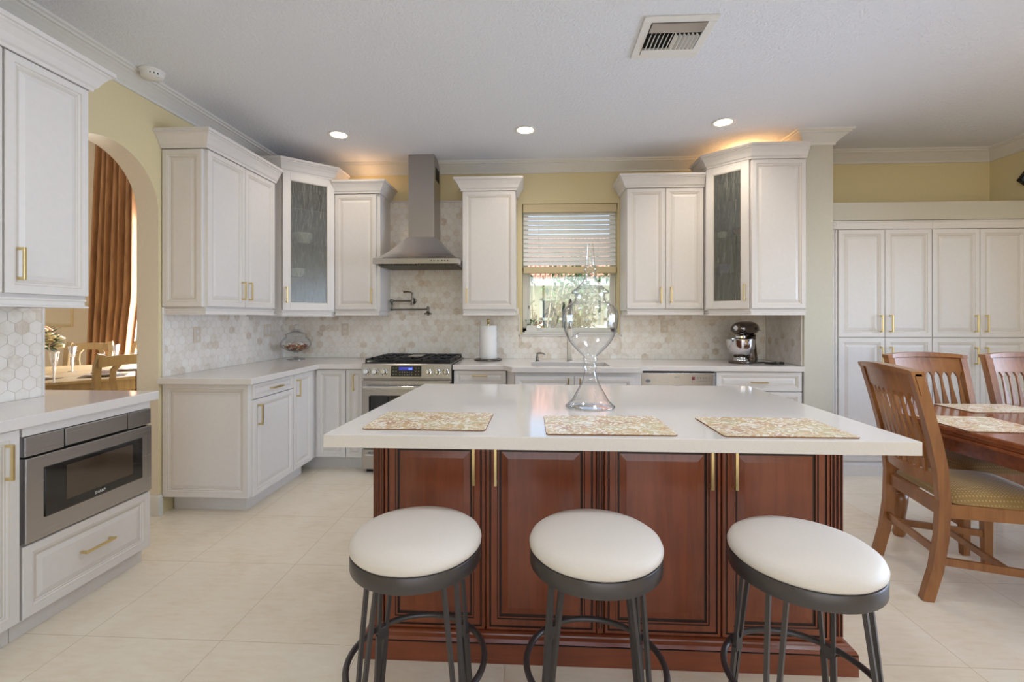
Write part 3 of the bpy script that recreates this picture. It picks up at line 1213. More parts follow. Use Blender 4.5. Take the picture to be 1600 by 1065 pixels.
for gx in (-.245, 0, .245):
    bm = new()
    x0, x1 = gx - .118, gx + .118
    for y in (.05, .345, .635):
        box(bm, x0, x1, y - .006, y + .006, .946, .960, .002)
    for x in (x0 + .006, x1 - .006):
        box(bm, x - .006, x + .006, .05, .635, .946, .960, .002)
    for y in (.195, .49):
        for a in (0, PI / 2, PI / 4, -PI / 4):
            b2 = new()
            box(b2, .03, .12 if a in (0,) else .105, -.005, .005, .948, .964, .0015)
            box(b2, -.12 if a in (0,) else -.105, -.03, -.005, .005, .948, .964, .0015)
            b2.transform(Matrix.Translation((gx, y, 0)) @ Matrix.Rotation(a, 4, 'Z'))
            merge(bm, b2)
    for x in (x0 + .006, x1 - .006):
        for y in (.05, .345, .635):
            box(bm, x - .006, x + .006, y - .006, y + .006, .928, .947)
    obj('grate', bm, M['black_iron'], t)
for bx_, by, r in ((-.245, .195, .045), (-.245, .49, .036), (0, .345, .05), (.245, .195, .04), (.245, .49, .045)):
    bm = new()
    lathe(bm, [(0, .928), (r + .012, .928), (r + .012, .934), (r, .936), (r, .944), (r - .006, .947), (0, .947)], bx_, by, 24)
    obj('burner_cap', bm, M['black_iron'], t, smooth=True)
bm = new()
box(bm, -.06, .06, .25, .44, .9605, .968, .004)
obj('center_griddle_plate', bm, M['steel_z'], t)

# ------------------------------------------------------------------ hood
t = thing('range_hood', 'stainless steel chimney range hood on the tiled wall above the range', 'range hood', (-1.046, YB - .008, 0))
hx, hd = .379, .49
bm = new()
z0, z1, z2 = 1.782, 1.83, 2.05
cx0, cx1, cd = -.122, .152, .27
lo = [(-hx, 0), (-hx, -hd), (hx, -hd), (hx, 0)]
hi = [(cx0 - .012, 0), (cx0 - .012, -cd - .012), (cx1 - .02, -cd - .012), (cx1 - .02, 0)]
rings = [[bm.verts.new((x, y, z1)) for x, y in lo]]
N = 8
for k in range(1, N + 1):
    s = k / N
    e = s ** .8
    rings.append([bm.verts.new((lo[i][0] + (hi[i][0] - lo[i][0]) * e, lo[i][1] + (hi[i][1] - lo[i][1]) * e, z1 + (z2 - z1) * (s ** 1.12))) for i in range(4)])
for a, b in zip(rings, rings[1:]):
    for j in range(4):
        bm.faces.new((a[j], a[(j + 1) % 4], b[(j + 1) % 4], b[j]))
bm.faces.new(rings[0])
bm.faces.new(list(reversed(rings[-1])))
obj('canopy', bm, M['steel'], t)
bm = new()
box(bm, -hx, hx, -hd, 0, z0, z1 - .0005, .002)
rim = obj('canopy_rim', bm, M['steel'], t)
bm = new()
for x in (.14, .165, .2, .235, .26, .285):
    lathe_b = new()
    lathe(lathe_b, [(0, .002), (.005, .002), (.006, 0), (0, 0)], seg=12)
    lathe_b.transform(Matrix.Translation((x, -hd + .0005, z0 + .024)) @ FRONT)
    merge(bm, lathe_b)
obj('push_buttons', bm, M['black'], rim)
bm = new()
for k in range(2):
    x0 = -hx + .03 + k * (hx - .03)
    for j in range(16):
        x = x0 + .012 + j * (hx - .045) / 15.5
        box(bm, x - .005, x + .005, -hd + .03, -.04, z0 - .014, z0 - .001, .002)
obj('baffle_filter', bm, M['nickel'], t)
bm = new()
box(bm, cx0, cx1 - .034, -cd, -.001, z2 - .003, ZC - .003, .003)
ch = obj('chimney', bm, M['steel_z'], t)
bm = new()
for j in range(6):
    box(bm, cx1 - .0345, cx1 - .033, -.06 - j * .028 - .010, -.06 - j * .028 + .008, 2.60, 2.72)
obj('vent_slot', bm, M['dark_void'], ch)

# pot filler on the tile
t = thing('pot_filler', 'folded bronze-grey pot filler tap on the tiled wall over the range', 'tap', (-1.19, YB - .009, 1.46))
bm = new()
b2 = new()
lathe(b2, [(0, 0), (.03, 0), (.03, .006), (.016, .012), (.014, .06), (0, .06)], seg=24)
b2.transform(Matrix.Translation((0, 0, .012)) @ FRONT)
merge(bm, b2)
lathe(bm, [(0, -.03), (.012, -.03), (.014, 0), (.015, .02), (.011, .04), (.009, .08), (.012, .088), (0, .092)], 0, -.05, 16)
obj('wall_valve', bm, M['nickel'], t, smooth=True)
bm = new()
tube(bm, [(0, -.05, .085), (-.02, -.055, .098), (-.085, -.06, .098)], [.006, .006, .009], 8)
obj('lever', bm, M['nickel'], t, smooth=True)
bm = new()
tube(bm, [(0, -.05, .012), (-.2, -.06, .012)], .0085, 10)
lathe(bm, [(0, -.085), (.013, -.083), (.016, -.075), (.010, -.062), (.010, -.01), (.017, 0), (.017, .024), (.010, .03), (0, .034)], -.2, -.06, 16)
obj('upper_arm', bm, M['nickel'], t, smooth=True)
bm = new()
tube(bm, [(-.2, -.062, -.072), (.16, -.10, -.072)], .0085, 10)
lathe(bm, [(0, -.13), (.011, -.13), (.013, -.115), (.020, -.10), (.012, -.09), (.014, -.06), (.008, -.045), (0, -.04)], .165, -.10, 16)
tube(bm, [(.13, -.105, -.112), (.2, -.105, -.112)], .007, 8)
tube(bm, [(.165, -.14, -.112), (.165, -.07, -.112)], .007, 8)
obj('lower_arm', bm, M['nickel'], t, smooth=True)

# ------------------------------------------------------------------ dishwasher
t = thing('dishwasher', 'stainless steel dishwasher between the sink cabinet and the drawers', 'dishwasher', (1.163, 3.845, 0))
bm = new()
box(bm, -.302, .302, .03, .6, .10, .862)
box(bm, -.30, .30, .07, .6, .0, .10)
obj('dishwasher_body', bm, M['black'], t)
bm = new()
box(bm, -.3, .3, 0, .03, .115, .735, .004)
obj('front_panel', bm, M['steel'], t)
bm = new()
box(bm, -.3, .3, -.006, .03, .742, .856, .004)
cp = obj('control_panel', bm, M['steel'], t)
bm = new()
box(bm, .118, .142, -.0075, -.004, .800, .826)
obj('display', bm, M['red_display'], cp)
bm = new()
for j in range(5):
    box(bm, .165 + j * .022, .171 + j * .022, -.0072, -.004, .812, .820)
box(bm, .118, .124, -.0072, -.004, .782, .792)
box(bm, .155, .24, -.0068, -.004, .786, .789)
b2 = new()
lathe(b2, [(0, .003), (.012, .003), (.014, 0), (0, 0)], seg=20)
b2.transform(Matrix.Translation((-.235, -.006, .79)) @ Matrix.Scale(1.4, 4, (1, 0, 0)) @ FRONT)
merge(bm, b2)
obj('buttons', bm, M['print_grey'], cp)
obj('brand_lettering', text_bm('BOSCH', .014, Matrix.Translation((0, -.0065, .822)) @ FRONT), M['print_grey'], cp)
bm = new()
prism_m(bm, [(-.08, .742), (.08, .742), (.06, .752), (0, .757), (-.06, .752)], .0055, .0075, FRONT)
obj('pocket_handle', bm, M['black'], cp)

# ------------------------------------------------------------------ near-left run
t = thing('microwave_cabinet', 'white base cabinet with one wide drawer under the built-in microwave', 'cabinet', (-2.081, 1.752, 0), R90)
W = .622
bm = new()
box(bm, 0, W, 0, .405, .085, .386)
box(bm, 0, .003, 0, .405, .386, .867)
box(bm, W - .003, W, 0, .405, .386, .867)
box(bm, .003, W - .003, -.018, .405, .828, .867)
box(bm, .003, W - .003, .39, .405, .386, .828)
obj('cabinet_body', bm, M['cab'], t)
bm = new()
box(bm, 0, W + .004, .035, .40, 0, .0845)
obj('toe_kick', bm, M['cab'], t)
door(t, .002, W - .002, .088, .384, ('h', W / 2, .245, .15), 'drawer')
t = thing('built_in_microwave', 'stainless steel built-in microwave drawer with a dark window', 'microwave', (-2.081, 1.752, 0), R90)
bm = new()
box(bm, .006, W - .006, .0, .38, .390, .825)
obj('microwave_body', bm, M['black'], t)
bm = new()
box(bm, .006, W - .004, -.030, -.0005, .392, .738, .004)
df = obj('drawer_front', bm, M['steel'], t)
bm = new()
box(bm, .075, W - .065, -.033, -.028, .475, .685, .004)
wn_ = obj('dark_glass', bm, M['black_glass'], df)
bm = new()
box(bm, .165, W - .125, -.0338, -.0325, .515, .665)
obj('see_through_window', bm, M['oven_window'], df)
obj('brand_lettering', text_bm('SHARP', .018, Matrix.Translation((W / 2 + .01, -.0333, .493)) @ FRONT), M['print_white'], df)
bm = new()
box(bm, .006, W - .004, -.026, -.0005, .745, .825, .003)
tp = obj('upper_panel', bm, M['steel'], t)
bm = new()
box(bm, .165, .472, -.029, -.025, .750, .823, .002)
obj('control_flap', bm, M['steel'], tp)
bm = new()
box(bm, .161, .165, -.0272, -.025, .746, .824)
box(bm, .472, .476, -.0272, -.025, .746, .824)
box(bm, .161, .476, -.0272, -.025, .746, .750)
obj('flap_gap', bm, M['black'], tp)
base_cabinet('white base cabinet with a tall brass handle, cut off at the left edge', (-2.081, 1.15, 0), R90, .599, .405,
             [('d', .002, .597, .088, .864, ('v', .545, .745, .14))], top=.867, toe_in=.035)

# ------------------------------------------------------------------ wall cabinets
upper_cabinet('large white wall cabinet with one door above the microwave counter', (-2.161, 1.755, 0), R90, .357, .327, 1.397, 2.404, [(.002, .355, .05)], crown=(False, True))
upper_cabinet('white wall cabinet cut off by the left edge, beside the arch', (-2.161, 1.38, 0), R90, .375, .327, 1.397, 2.404, [(.002, .372, None)], crown=(False, False))
upper_cabinet('white two-door wall cabinet beside the arched opening', (-2.201, 2.972, 0), R90, .795, .287, 1.372, 2.44,
              [(.0, .395, .355), (.397, .793, .437)], end='left', crown=(True, False))
upper_cabinet('narrow white wall cabinet directly left of the range hood', (-1.845, 4.181, 0), 0, .42, .297, 1.372, 2.452, [(.0, .39, .35)], crown=(False, True))
upper_cabinet('single-door white wall cabinet between the range hood and the window', (-.662, 4.181, 0), 0, .485, .290, 1.372, 2.462, [(.002, .483, .045)])
upper_cabinet('white two-door wall cabinet directly right of the window', (.815, 4.181, 0), 0, .680, .290, 1.376, 2.468,
              [(.004, .343, .300), (.345, .678, .388)], crown=(True, False))


def diagonal_cabinet(label, A, B, rotz, poly, z0, z1, crown_path, handle_right, side_panel=None):
    """corner wall cabinet with a glazed diagonal front from A to B (world xy)"""
    t = thing('glass_corner_cabinet', label, 'cabinet', (A[0], A[1], 0), rotz)
    mt = mat_of(t)
    fl = math.hypot(B[0] - A[0], B[1] - A[1])
    bm = new()
    prism(bm, poly, z0, z0 + .018)
    prism(bm, poly, z1 - .018, z1 + .10)
    n = len(poly)
    for i in range(n):
        p, q = poly[i], poly[(i + 1) % n]
        if (p, q) in ((A, B), (B, A)):
            continue
        d = Vector((q[0] - p[0], q[1] - p[1]))
        L = d.length
        ang = math.atan2(d.y, d.x)
        b2 = new()
        box(b2, 0, L, 0, .016, z0 + .018, z1 - .018)
        b2.transform(Matrix.Translation((p[0], p[1], 0)) @ Matrix.Rotation(ang, 4, 'Z'))
        merge(bm, b2)
    for f in bm.faces:
        f.material_index = 0
    obj('cabinet_body', bm, M['cab'], t, world_of=mt)
    bm = new()
    inner = []
    cx = sum(p[0] for p in poly) / n
    cy = sum(p[1] for p in poly) / n
    for i in range(n):
        p, q = poly[i], poly[(i + 1) % n]
        if (p, q) in ((A, B), (B, A)):
            continue
        d = Vector((q[0] - p[0], q[1] - p[1]))
        b2 = new()
        box(b2, .02, d.length - .02, .0165, .019, z0 + .019, z1 - .019)
        b2.transform(Matrix.Translation((p[0], p[1], 0)) @ Matrix.Rotation(math.atan2(d.y, d.x), 4, 'Z'))
        merge(bm, b2)
    obj('inner_shade', bm, M['cab_in'], t, world_of=mt)  # dark sheets over the white inside, painting in the shade behind the glass
    # glazed door
    bm = new()
    h = z1 - z0 - .016
    st = .062
    for x0, x1, a, b in ((.002, st, 0, h), (fl - st, fl - .002, 0, h), (st, fl - st, 0, st), (st, fl - st, h - st, h)):
        box(bm, x0, x1, -.021, -.001, z0 + .012 + a, z0 + .012 + b, .002)
    for x0, x1, a, b in ((st, st + .006, st, h - st), (fl - st - .006, fl - st, st, h - st), (st, fl - st, st, st + .006), (st, fl - st, h - st - .006, h - st)):
        box(bm, x0, x1, -.016, -.001, z0 + .012 + a, z0 + .012 + b, mat=1)
    d = obj('door', bm, MATS_CAB, t)
    bm = new()
    box(bm, st + .001, fl - st - .001, -.012, -.008, z0 + .012 + st + .001, z0 + .012 + h - st - .001)
    g = obj('glass_pane', bm, M['rain_glass'], d)
    g['label'] = 'grey rain-textured glass pane'
    hb = obj('handle', handle_bm(fl - .03 if handle_right else .03, z0 + .145, .135, True), M['brass'], d)
    cx = sum(p[0] for p in poly) / n
    cy = sum(p[1] for p in poly) / n
    for k in (1, 2, 3):
        bm = new()
        prism(bm, [(cx + (x - cx) * .90, cy + (y - cy) * .90) for x, y in poly], z0 + (z1 - z0) * k / 4, z0 + (z1 - z0) * k / 4 + .008)
        obj('glass_shelf', bm, M['glass_shelf'], t, world_of=mt)
    bm = new()
    sweep(bm, crown_path, CROWN, z1 - .004)
    obj('crown_moulding', bm, M['cab'], t, world_of=mt)
    bm = new()
    sweep(bm, crown_path, [(o - .012, z) for o, z in RAIL], z0)
    obj('light_rail', bm, M['cab'], t, world_of=mt)
    if side_panel:
        x0, x1, y = side_panel
        bm = panel_bm(x1 - x0, z1 - z0 - .018)
        bm.transform(Matrix.Translation((x0, y, z0 + .012)))
        obj('side_panel', bm, MATS_CAB, t, world_of=mt)
    return t


LA, LB_ = (-2.165, 3.842), (-1.848, 4.150)
lang = math.atan2(LB_[1] - LA[1], LB_[0] - LA[0])
o = .016
Lpoly = [(XL + .009, 3.842), LA, LB_, (-1.848, YB - .009), (XL + .009, YB - .009)]
diagonal_cabinet('white glass-front corner wall cabinet left of the hood, holding white bowls', LA, LB_, lang, Lpoly, 1.362, 2.565,
                 [(XL + .009, 3.842), (LA[0] + .002, 3.842), (LB_[0], LB_[1] - .022), (LB_[0], YB - .13)], False)
RA, RB_ = (1.498, 4.105), (1.752, 3.853)
rang = math.atan2(RB_[1] - RA[1], RB_[0] - RA[0])
Rpoly = [(1.498, 4.105), (1.752, 3.853), (2.181, 3.853), (2.181, YB - .009), (1.498, YB - .009)]
diagonal_cabinet('white glass-front corner wall cabinet beside the column, with a tall side panel', RA, RB_, rang, Rpoly, 1.372, 2.60,
                 [(1.498, YB - .13), (1.498, 4.105 - .022), (1.752, 3.853 - .020), (2.188, 3.832)], True, side_panel=(1.757, 2.184, 3.852))


def bowl(name, label, x, y, z, r, h, m, cat='bowl', group=None):
    bm = new()
    lathe(bm, [(0, 0), (r * .55, 0), (r * .58, .004), (r * .9, h * .5), (r, h), (r - .004, h), (r * .86, h * .5), (r * .5, .008), (0, .008)], seg=32)
    o = obj(name, bm, m, smooth=True)
    o.location = (x, y, z)
    return tag(o, label, cat, group)


zs_ = [1.362 + (2.565 - 1.362) * k / 4 + .0082 for k in range(4)]
bowl('serving_bowl', 'deep white bowl on the middle glass shelf of the left corner cabinet', -2.10, 4.08, zs_[2], .085, .10, M['porcelain'])
bowl('serving_bowl', 'smaller white bowl on the lower glass shelf of the left corner cabinet', -2.13, 4.02, zs_[1], .075, .075, M['porcelain'])
bowl('dinner_plate', 'white plate lying at the bottom of the left corner cabinet', -2.11, 4.05, 1.3805, .10, .02, M['porcelain'], 'plate')
zr = [1.372 + (2.60 - 1.372) * k / 4 + .0082 for k in range(4)]
bowl('dinner_plate', 'mustard plate under the coral plate in the right corner cabinet', 1.82, 4.06, zr[2], .11, .022, M['yellow_plate'], 'plate')
bowl('serving_bowl', 'coral bowl stacked on the mustard plate in the right corner cabinet', 1.82, 4.06, zr[2] + .0225, .105, .05, M['coral_plate'])
bowl('cup', 'small white cup beside the coral bowl in the right corner cabinet', 1.64, 4.12, zr[2], .045, .06, M['porcelain'], 'cup')
bowl('cup', 'blue cup on the lower glass shelf of the right corner cabinet', 1.645, 4.10, zr[1] + .0, .05, .085, M['blue_plate'], 'cup')
bowl('serving_bowl', 'wide white bowl at the bottom of the right corner cabinet', 1.76, 4.02, 1.3905, .09, .05, M['porcelain'])

# ------------------------------------------------------------------ island
t = thing('kitchen_island', 'cherry-stained island cabinet with four raised-panel doors behind the bar stools', 'kitchen island', (.255, 1.791, 0))
mt = mat_of(t)
bm = new()
box(bm, -.632, 1.142, 1.791, 2.60, .10, .8675, .002)
obj('island_body', bm, M['cherry'], t, world_of=mt)
for x0, x1, hx in ((-.588, -.191, -.234), (-.190, .234, -.150), (.262, .700, .656), (.701, 1.098, .744)):
    bm = panel_bm(x1 - x0 - .004, .742, PROF_CHERRY)
    bm.transform(Matrix.Translation((x0 + .002, 1.790, .108)))
    d = obj('door', bm, MATS_CHERRY, t, world_of=mt)
    bm = handle_bm(hx, .755, .165, True, 1.790 - .021)
    obj('handle', bm, M['brass'], d, world_of=mt)['label'] = 'satin brass bar handle'
for x0, x1 in ((-.632, -.590), (.236, .260), (1.100, 1.142)):
    bm = new()
    box(bm, x0, x1, 1.772, 1.7905, .106, .8675, .002)
    n = 3 if x1 - x0 > .03 else 2
    for j in range(n):
        x = x0 + (j + .5) * (x1 - x0) / n
        box(bm, x - .0022, x + .0022, 1.7712, 1.773, .125, .85, mat=1)
        box(bm, x + .0028, x + .0060, 1.767, 1.773, .125, .85, .001)
    obj('fluted_pilaster', bm, MATS_CHERRY, t, world_of=mt)
bm = new()
PL = [(0, 0), (.036, 0), (.036, .073), (.033, .074), (.031, .077), (.036, .079), (.030, .090), (.018, .096), (.016, .101), (.010, .104), (0, .106)]
sweep(bm, [(-.632, 2.60), (-.632, 1.775), (1.142, 1.775), (1.142, 2.60), (-.632, 2.60)], PL)
obj('plinth_moulding', bm, M['cherry_x'], t, world_of=mt)
bm = new()
for s in ((-.632 - .0365, 1.142 + .0365, 1.775 - .0366, 1.775 - .03, .0735, .0765),):
    box(bm, *s)
obj('plinth_groove', bm, M['cherry_glaze'], t, world_of=mt)
worktop('island_countertop', 'large white quartz slab overhanging the cherry island', [(-.719, 1.530), (1.233, 1.530), (1.238, 2.733), (-.660, 2.733)], .869, .914, bev=.003)

def placemat(x, y, z, rot, label, w=.44, d=.29, name='placemat', group='scroll-patterned placemats on the island'):
    bm = new()
    pts = []
    r = .014
    for cx, cy, a0 in ((w / 2 - r, -d / 2 + r, -PI / 2), (w / 2 - r, d / 2 - r, 0), (-w / 2 + r, d / 2 - r, PI / 2), (-w / 2 + r, -d / 2 + r, PI)):
        for k in range(5):
            pts.append((cx + r * math.cos(a0 + k * PI / 8), cy + r * math.sin(a0 + k * PI / 8)))
    prism(bm, pts, .0003, .0042, mat=1)
    prism(bm, [(px * .997, py * .997) for px, py in pts], .0042, .0052)
    o = obj(name, bm, [M['placemat'], M['mat_back']])
    o.location = (x, y, z)
    o.rotation_euler.z = rot
    return tag(o, label, 'placemat', group)


placemat(-.392, 1.744, .914, -.012, 'gold scroll placemat at the left end of the island top')
placemat(.256, 1.704, .914, .012, 'gold scroll placemat in front of the tall glass jar')
placemat(.846, 1.704, .914, .004, 'gold scroll placemat at the right end of the island top')

# tall apothecary jar
t = thing('apothecary_jar', 'tall empty clear glass apothecary jar with a pointed lid on the island', 'glass jar', (.243, 2.05, .9142))
k_ = .000775
def zz(py):
    return (968 - py) * k_
def prof(l):
    return [(hw_ * k_, zz(py)) for hw_, py in l]
bm = new()
lathe(bm, prof([(0, 962), (60, 964), (120, 968), (139, 964), (140, 958), (128, 948), (108, 930), (98, 915), (88, 895), (62, 850), (42, 805), (33, 772), (31, 755), (36, 742), (37, 733), (31, 718), (29, 710), (40, 700), (42, 693), (34, 684), (36, 678), (58, 660), (80, 638), (102, 614), (122, 588), (140, 552), (152, 515), (158, 478), (160, 448), (156, 425), (146, 404), (128, 386), (104, 372), (88, 362), (84, 345), (84, 322)]), seg=48)
obj('jar_body', bm, M['glass'], t, smooth=True, angle=1.2)
bm = new()
lathe(bm, prof([(76, 335), (78, 322), (104, 320), (107, 312), (104, 304), (92, 298), (70, 280), (50, 260), (36, 238), (27, 215), (24, 202), (33, 192), (37, 184), (35, 174), (24, 166), (25, 160), (24, 120), (20, 60), (18, 38), (0, 35)]), seg=48)
obj('lid', bm, M['glass'], t, smooth=True, angle=1.2)

# ------------------------------------------------------------------ bar stools
def make_stool():
    t = thing('bar_stool', 'round off-white bar stool in front of the left end of the island', 'bar stool', (0, 0, 0), 0, 'backless bar stools in front of the island')
    bm = new()
    lathe(bm, [(0, .6225), (.188, .6225), (.196, .631), (.197, .640), (.191, .653), (.175, .664), (.14, .675), (.09, .682), (.04, .685), (0, .6855)], seg=56)
    obj('cushion', bm, M['leather'], t, smooth=True)
    bm = new()
    lathe(bm, [(.1935, .578), (.195, .580), (.195, .6205), (.1935, .6225), (.189, .6225), (.189, .578)], seg=56, closed=True)
    obj('seat_band', bm, M['stool_metal'], t, smooth=True)
    bm = new()
    lathe(bm, [(0, .594), (.15, .594), (.188, .604), (.188, .6215), (0, .6215)], seg=40)
    obj('seat_plate', bm, M['stool_metal'], t, smooth=True)
    for q in range(4):
        a = PI / 4 + q * PI / 2
        bm = new()
        for s in (-1, 1):
            tube(bm, [(.150, s * .024, .595), (.172, s * .019, .42), (.190, s * .0135, .26)], 0, flat=(.011, .011))
            tube(bm, [(.190, s * .0135, .262), (.205, s * .010, .12), (.222, s * .0085, 0)], 0, flat=(.016, .012))
        box(bm, .182, .197, -.019, .019, .245, .285, .002)
        tube(bm, [(.1495, -.026, .594), (.1495, .026, .594)], 0, flat=(.012, .012))
        bm.transform(Matrix.Rotation(a, 4, 'Z'))
        obj('leg', bm, M['stool_metal'], t)
    bm = new()
    tube(bm, [(.206 * math.cos(2 * PI * k / 48), .206 * math.sin(2 * PI * k / 48), .272) for k in range(48)], .0095, 10, closed=True)
    obj('foot_ring', bm, M['stool_metal'], t, smooth=True)
    return t


s0 = make_stool()
s0.location = (-.36, 1.39, 0)
s0.rotation_euler.z = .10
dup(s0, (.18, 1.395, 0), -.10, 'round off-white bar stool in front of the middle placemat, second from the left')
dup(s0, (.77, 1.37, 0), -.10, 'round off-white bar stool nearest the wooden dining chair')

# ------------------------------------------------------------------ things on the counters
t = thing('paper_towel_holder', 'paper towel roll on a dark round holder right of the range', 'paper towel holder', (-.437, 4.29, .9143))
bm = new()
lathe(bm, [(0, 0), (.128, 0), (.132, .006), (.125, .014), (.02, .017), (0, .017)], seg=40)
obj('base', bm, M['slate'], t, smooth=True)
bm = new()
lathe(bm, [(.022, .018), (.080, .018), (.082, .022), (.080, .318), (.078, .322), (.022, .322)], seg=40, closed=True)
obj('paper_roll', bm, M['paper'], t, smooth=True)
bm = new()
lathe(bm, [(0, .016), (.008, .016), (.008, .335), (.014, .342), (.010, .350), (.017, .362), (.015, .376), (.006, .386), (0, .388)], seg=20)
obj('center_rod', bm, M['brass'], t, smooth=True)

t = thing('candy_jar', 'footed clear glass jar half full of potpourri in the counter corner', 'glass jar', (-2.265, 4.265, .9143))
bm = new()
lathe(bm, [(0, .002), (.05, .001), (.078, 0), (.078, .004), (.03, .012), (.012, .022), (.010, .040), (.018, .052), (.012, .062), (.02, .070), (.07, .084), (.112, .104), (.132, .130), (.134, .150), (.126, .178), (.106, .202), (.092, .212), (.090, .232)], seg=40)
obj('jar_body', bm, M['glass'], t, smooth=True, angle=1.2)
bm = new()
lathe(bm, [(.086, .234), (.096, .234), (.096, .238), (.075, .250), (.045, .264), (.020, .272), (.042, .276), (.042, .279), (.014, .286), (.010, .296), (.024, .310), (.022, .322), (.008, .331), (0, .332)], seg=40)
obj('lid', bm, M['glass'], t, smooth=True, angle=1.2)
bm = new()
rnd = random.Random(4)
for k in range(210):
    zq = rnd.uniform(.088, .142)
    rm = max(.02, .120 * math.sqrt(max(.02, 1 - ((.150 - zq) / .078) ** 2)) - .010)
    a, rr = rnd.uniform(0, 2 * PI), rm * math.sqrt(rnd.random())
    ball(bm, (rr * math.cos(a), rr * math.sin(a), zq), rnd.uniform(.007, .012), rnd.uniform(.8, 1.4), 1, rnd.uniform(.6, 1), mat=rnd.randrange(6), sub=1)
o = obj('potpourri', bm, M['sweet'], smooth=True)
o.location = t.location
o['kind'] = 'stuff'
tag(o, 'brown and orange potpourri pieces filling the footed glass jar', 'potpourri')

# stand mixer
t = thing('stand_mixer', 'dark pewter stand mixer with a shiny steel bowl in the right counter corner', 'stand mixer', (1.86, 4.17, .9143), math.radians(-52))
MET = plain('dark_pewter_enamel', rgb(92, 78, 68), .16, metal=.75, coat=.5)
bm = new()
pts = []
for k in range(40):
    a = 2 * PI * k / 40
    y = -.155 + .10 * 0
    pts.append((.098 * math.copysign(abs(math.cos(a)) ** .8, math.cos(a)), -.05 + .135 * math.copysign(abs(math.sin(a)) ** .8, math.sin(a))))
prism(bm, pts, 0, .022, bev=.004)
obj('base', bm, MET, t, smooth=True)
bm = new()
tube(bm, [(0, .075, .02), (0, .080, .10), (0, .070, .17), (0, .055, .235)], [.062, .050, .047, .055], 24)
obj('pedestal', bm, MET, t, smooth=True)
bm = new()
hs = [(-.165, .030), (-.160, .046), (-.14, .058), (-.09, .066), (-.02, .070), (.06, .070), (.11, .062), (.14, .046), (.152, .02)]
tube(bm, [(0, y, .298) for y, r in hs], [r for y, r in hs], 28)
for v in bm.verts:
    v.co.z = .298 + (v.co.z - .298) * (.95 if v.co.z > .298 else .8)
hd_ = obj('motor_head', bm, MET, t, smooth=True)
bm = new()
lathe(bm, [(0, 0), (.021, 0), (.021, .008), (0, .010)], seg=24)
bm.transform(Matrix.Translation((0, -.160, .305)) @ FRONT)
obj('hub_badge', bm, M['chrome'], hd_, smooth=True)
bm = new()
tube(bm, [(0, y, .290) for y in (-.13, .13)], .0692, 28, caps=False)
for v in bm.verts:
    v.co.x *= 1.012
    v.co.z = .282 + (v.co.z - .29) * .12
obj('trim_band', bm, M['chrome'], hd_, smooth=True)
bm = new()
ball(bm, (.0705, .04, .30), .010)
obj('lock_knob', bm, M['black'], hd_, smooth=True)
bm = new()
lathe(bm, [(0, .245), (.040, .245), (.046, .238), (.046, .218), (.030, .212), (.012, .205), (.010, .15), (0, .15)], 0, -.085, 28)
obj('planetary_hub', bm, M['chrome'], t, smooth=True)
bm = new()
lathe(bm, [(0, .024), (.060, .024), (.058, .034), (.046, .044), (.062, .058), (.092, .092), (.108, .13), (.113, .17), (.115, .205), (.118, .207), (.118, .210), (.112, .210), (.105, .13), (.085, .09), (.05, .055), (0, .05)], 0, -.085, 48)
obj('mixing_bowl', bm, M['chrome'], t, smooth=True)
t = thing('mixer_cord', 'black power cord coiled on the counter behind the stand mixer', 'cord', (1.995, 4.075, .914))
bm = new()
tube(bm, [(-.065, .03, .006), (-.03, -.01, .012), (.01, -.045, .008), (.05, -.05, .016), (.07, -.02, .010), (.03, .0, .007), (-.03, -.03, .007), (.02, -.075, .006), (.075, -.072, .008)], .006, 8)
obj('cable', bm, M['black'], t, smooth=True)
bm = new()
box(bm, .072, .105, -.083, -.061, .001, .022, .004)
obj('plug', bm, M['black'], t)

# outlets in the tile
def outlet(label, mtx, w=.07, h=.115, kind='outlet'):
    bm = new()
    box(bm, -w / 2, w / 2, -h / 2, h / 2, .0, .006, .002)
    b = obj('wall_outlet' if kind == 'outlet' else 'light_switch', bm, M['hexplate'])
    b.matrix_world = mtx
    tag(b, label, 'wall outlet' if kind == 'outlet' else 'light switch')
    bm = new()
    if kind == 'outlet':
        for z in (-.024, .024):
            box(bm, -.016, .016, z - .014, z + .014, .0055, .0078, .003)
    else:
        for x in (-.024, .024):
            box(bm, x - .015, x + .015, -.032, .032, .0055, .009, .002)
    obj('receptacle' if kind == 'outlet' else 'rocker', bm, M['cab'], b)


M['hexplate'] = plain('stone_coloured_plate', rgb(222, 208, 190), .35)
outlet('beige outlet plate on the left tiled wall, nearest the arch', ML @ Matrix.Translation((3.267, 1.185, .0078)))
outlet('beige double switch plate on the left tiled wall, near the corner', ML @ Matrix.Translation((4.16, 1.19, .0078)), .115, .115, 'switch')
outlet('beige outlet plate on the back tiled wall, left of the range', MB @ Matrix.Translation((-1.876, 1.195, .0078)))
outlet('beige outlet plate on the back tiled wall, above the dishwasher', MB @ Matrix.Translation((1.235, 1.225, .0078)))

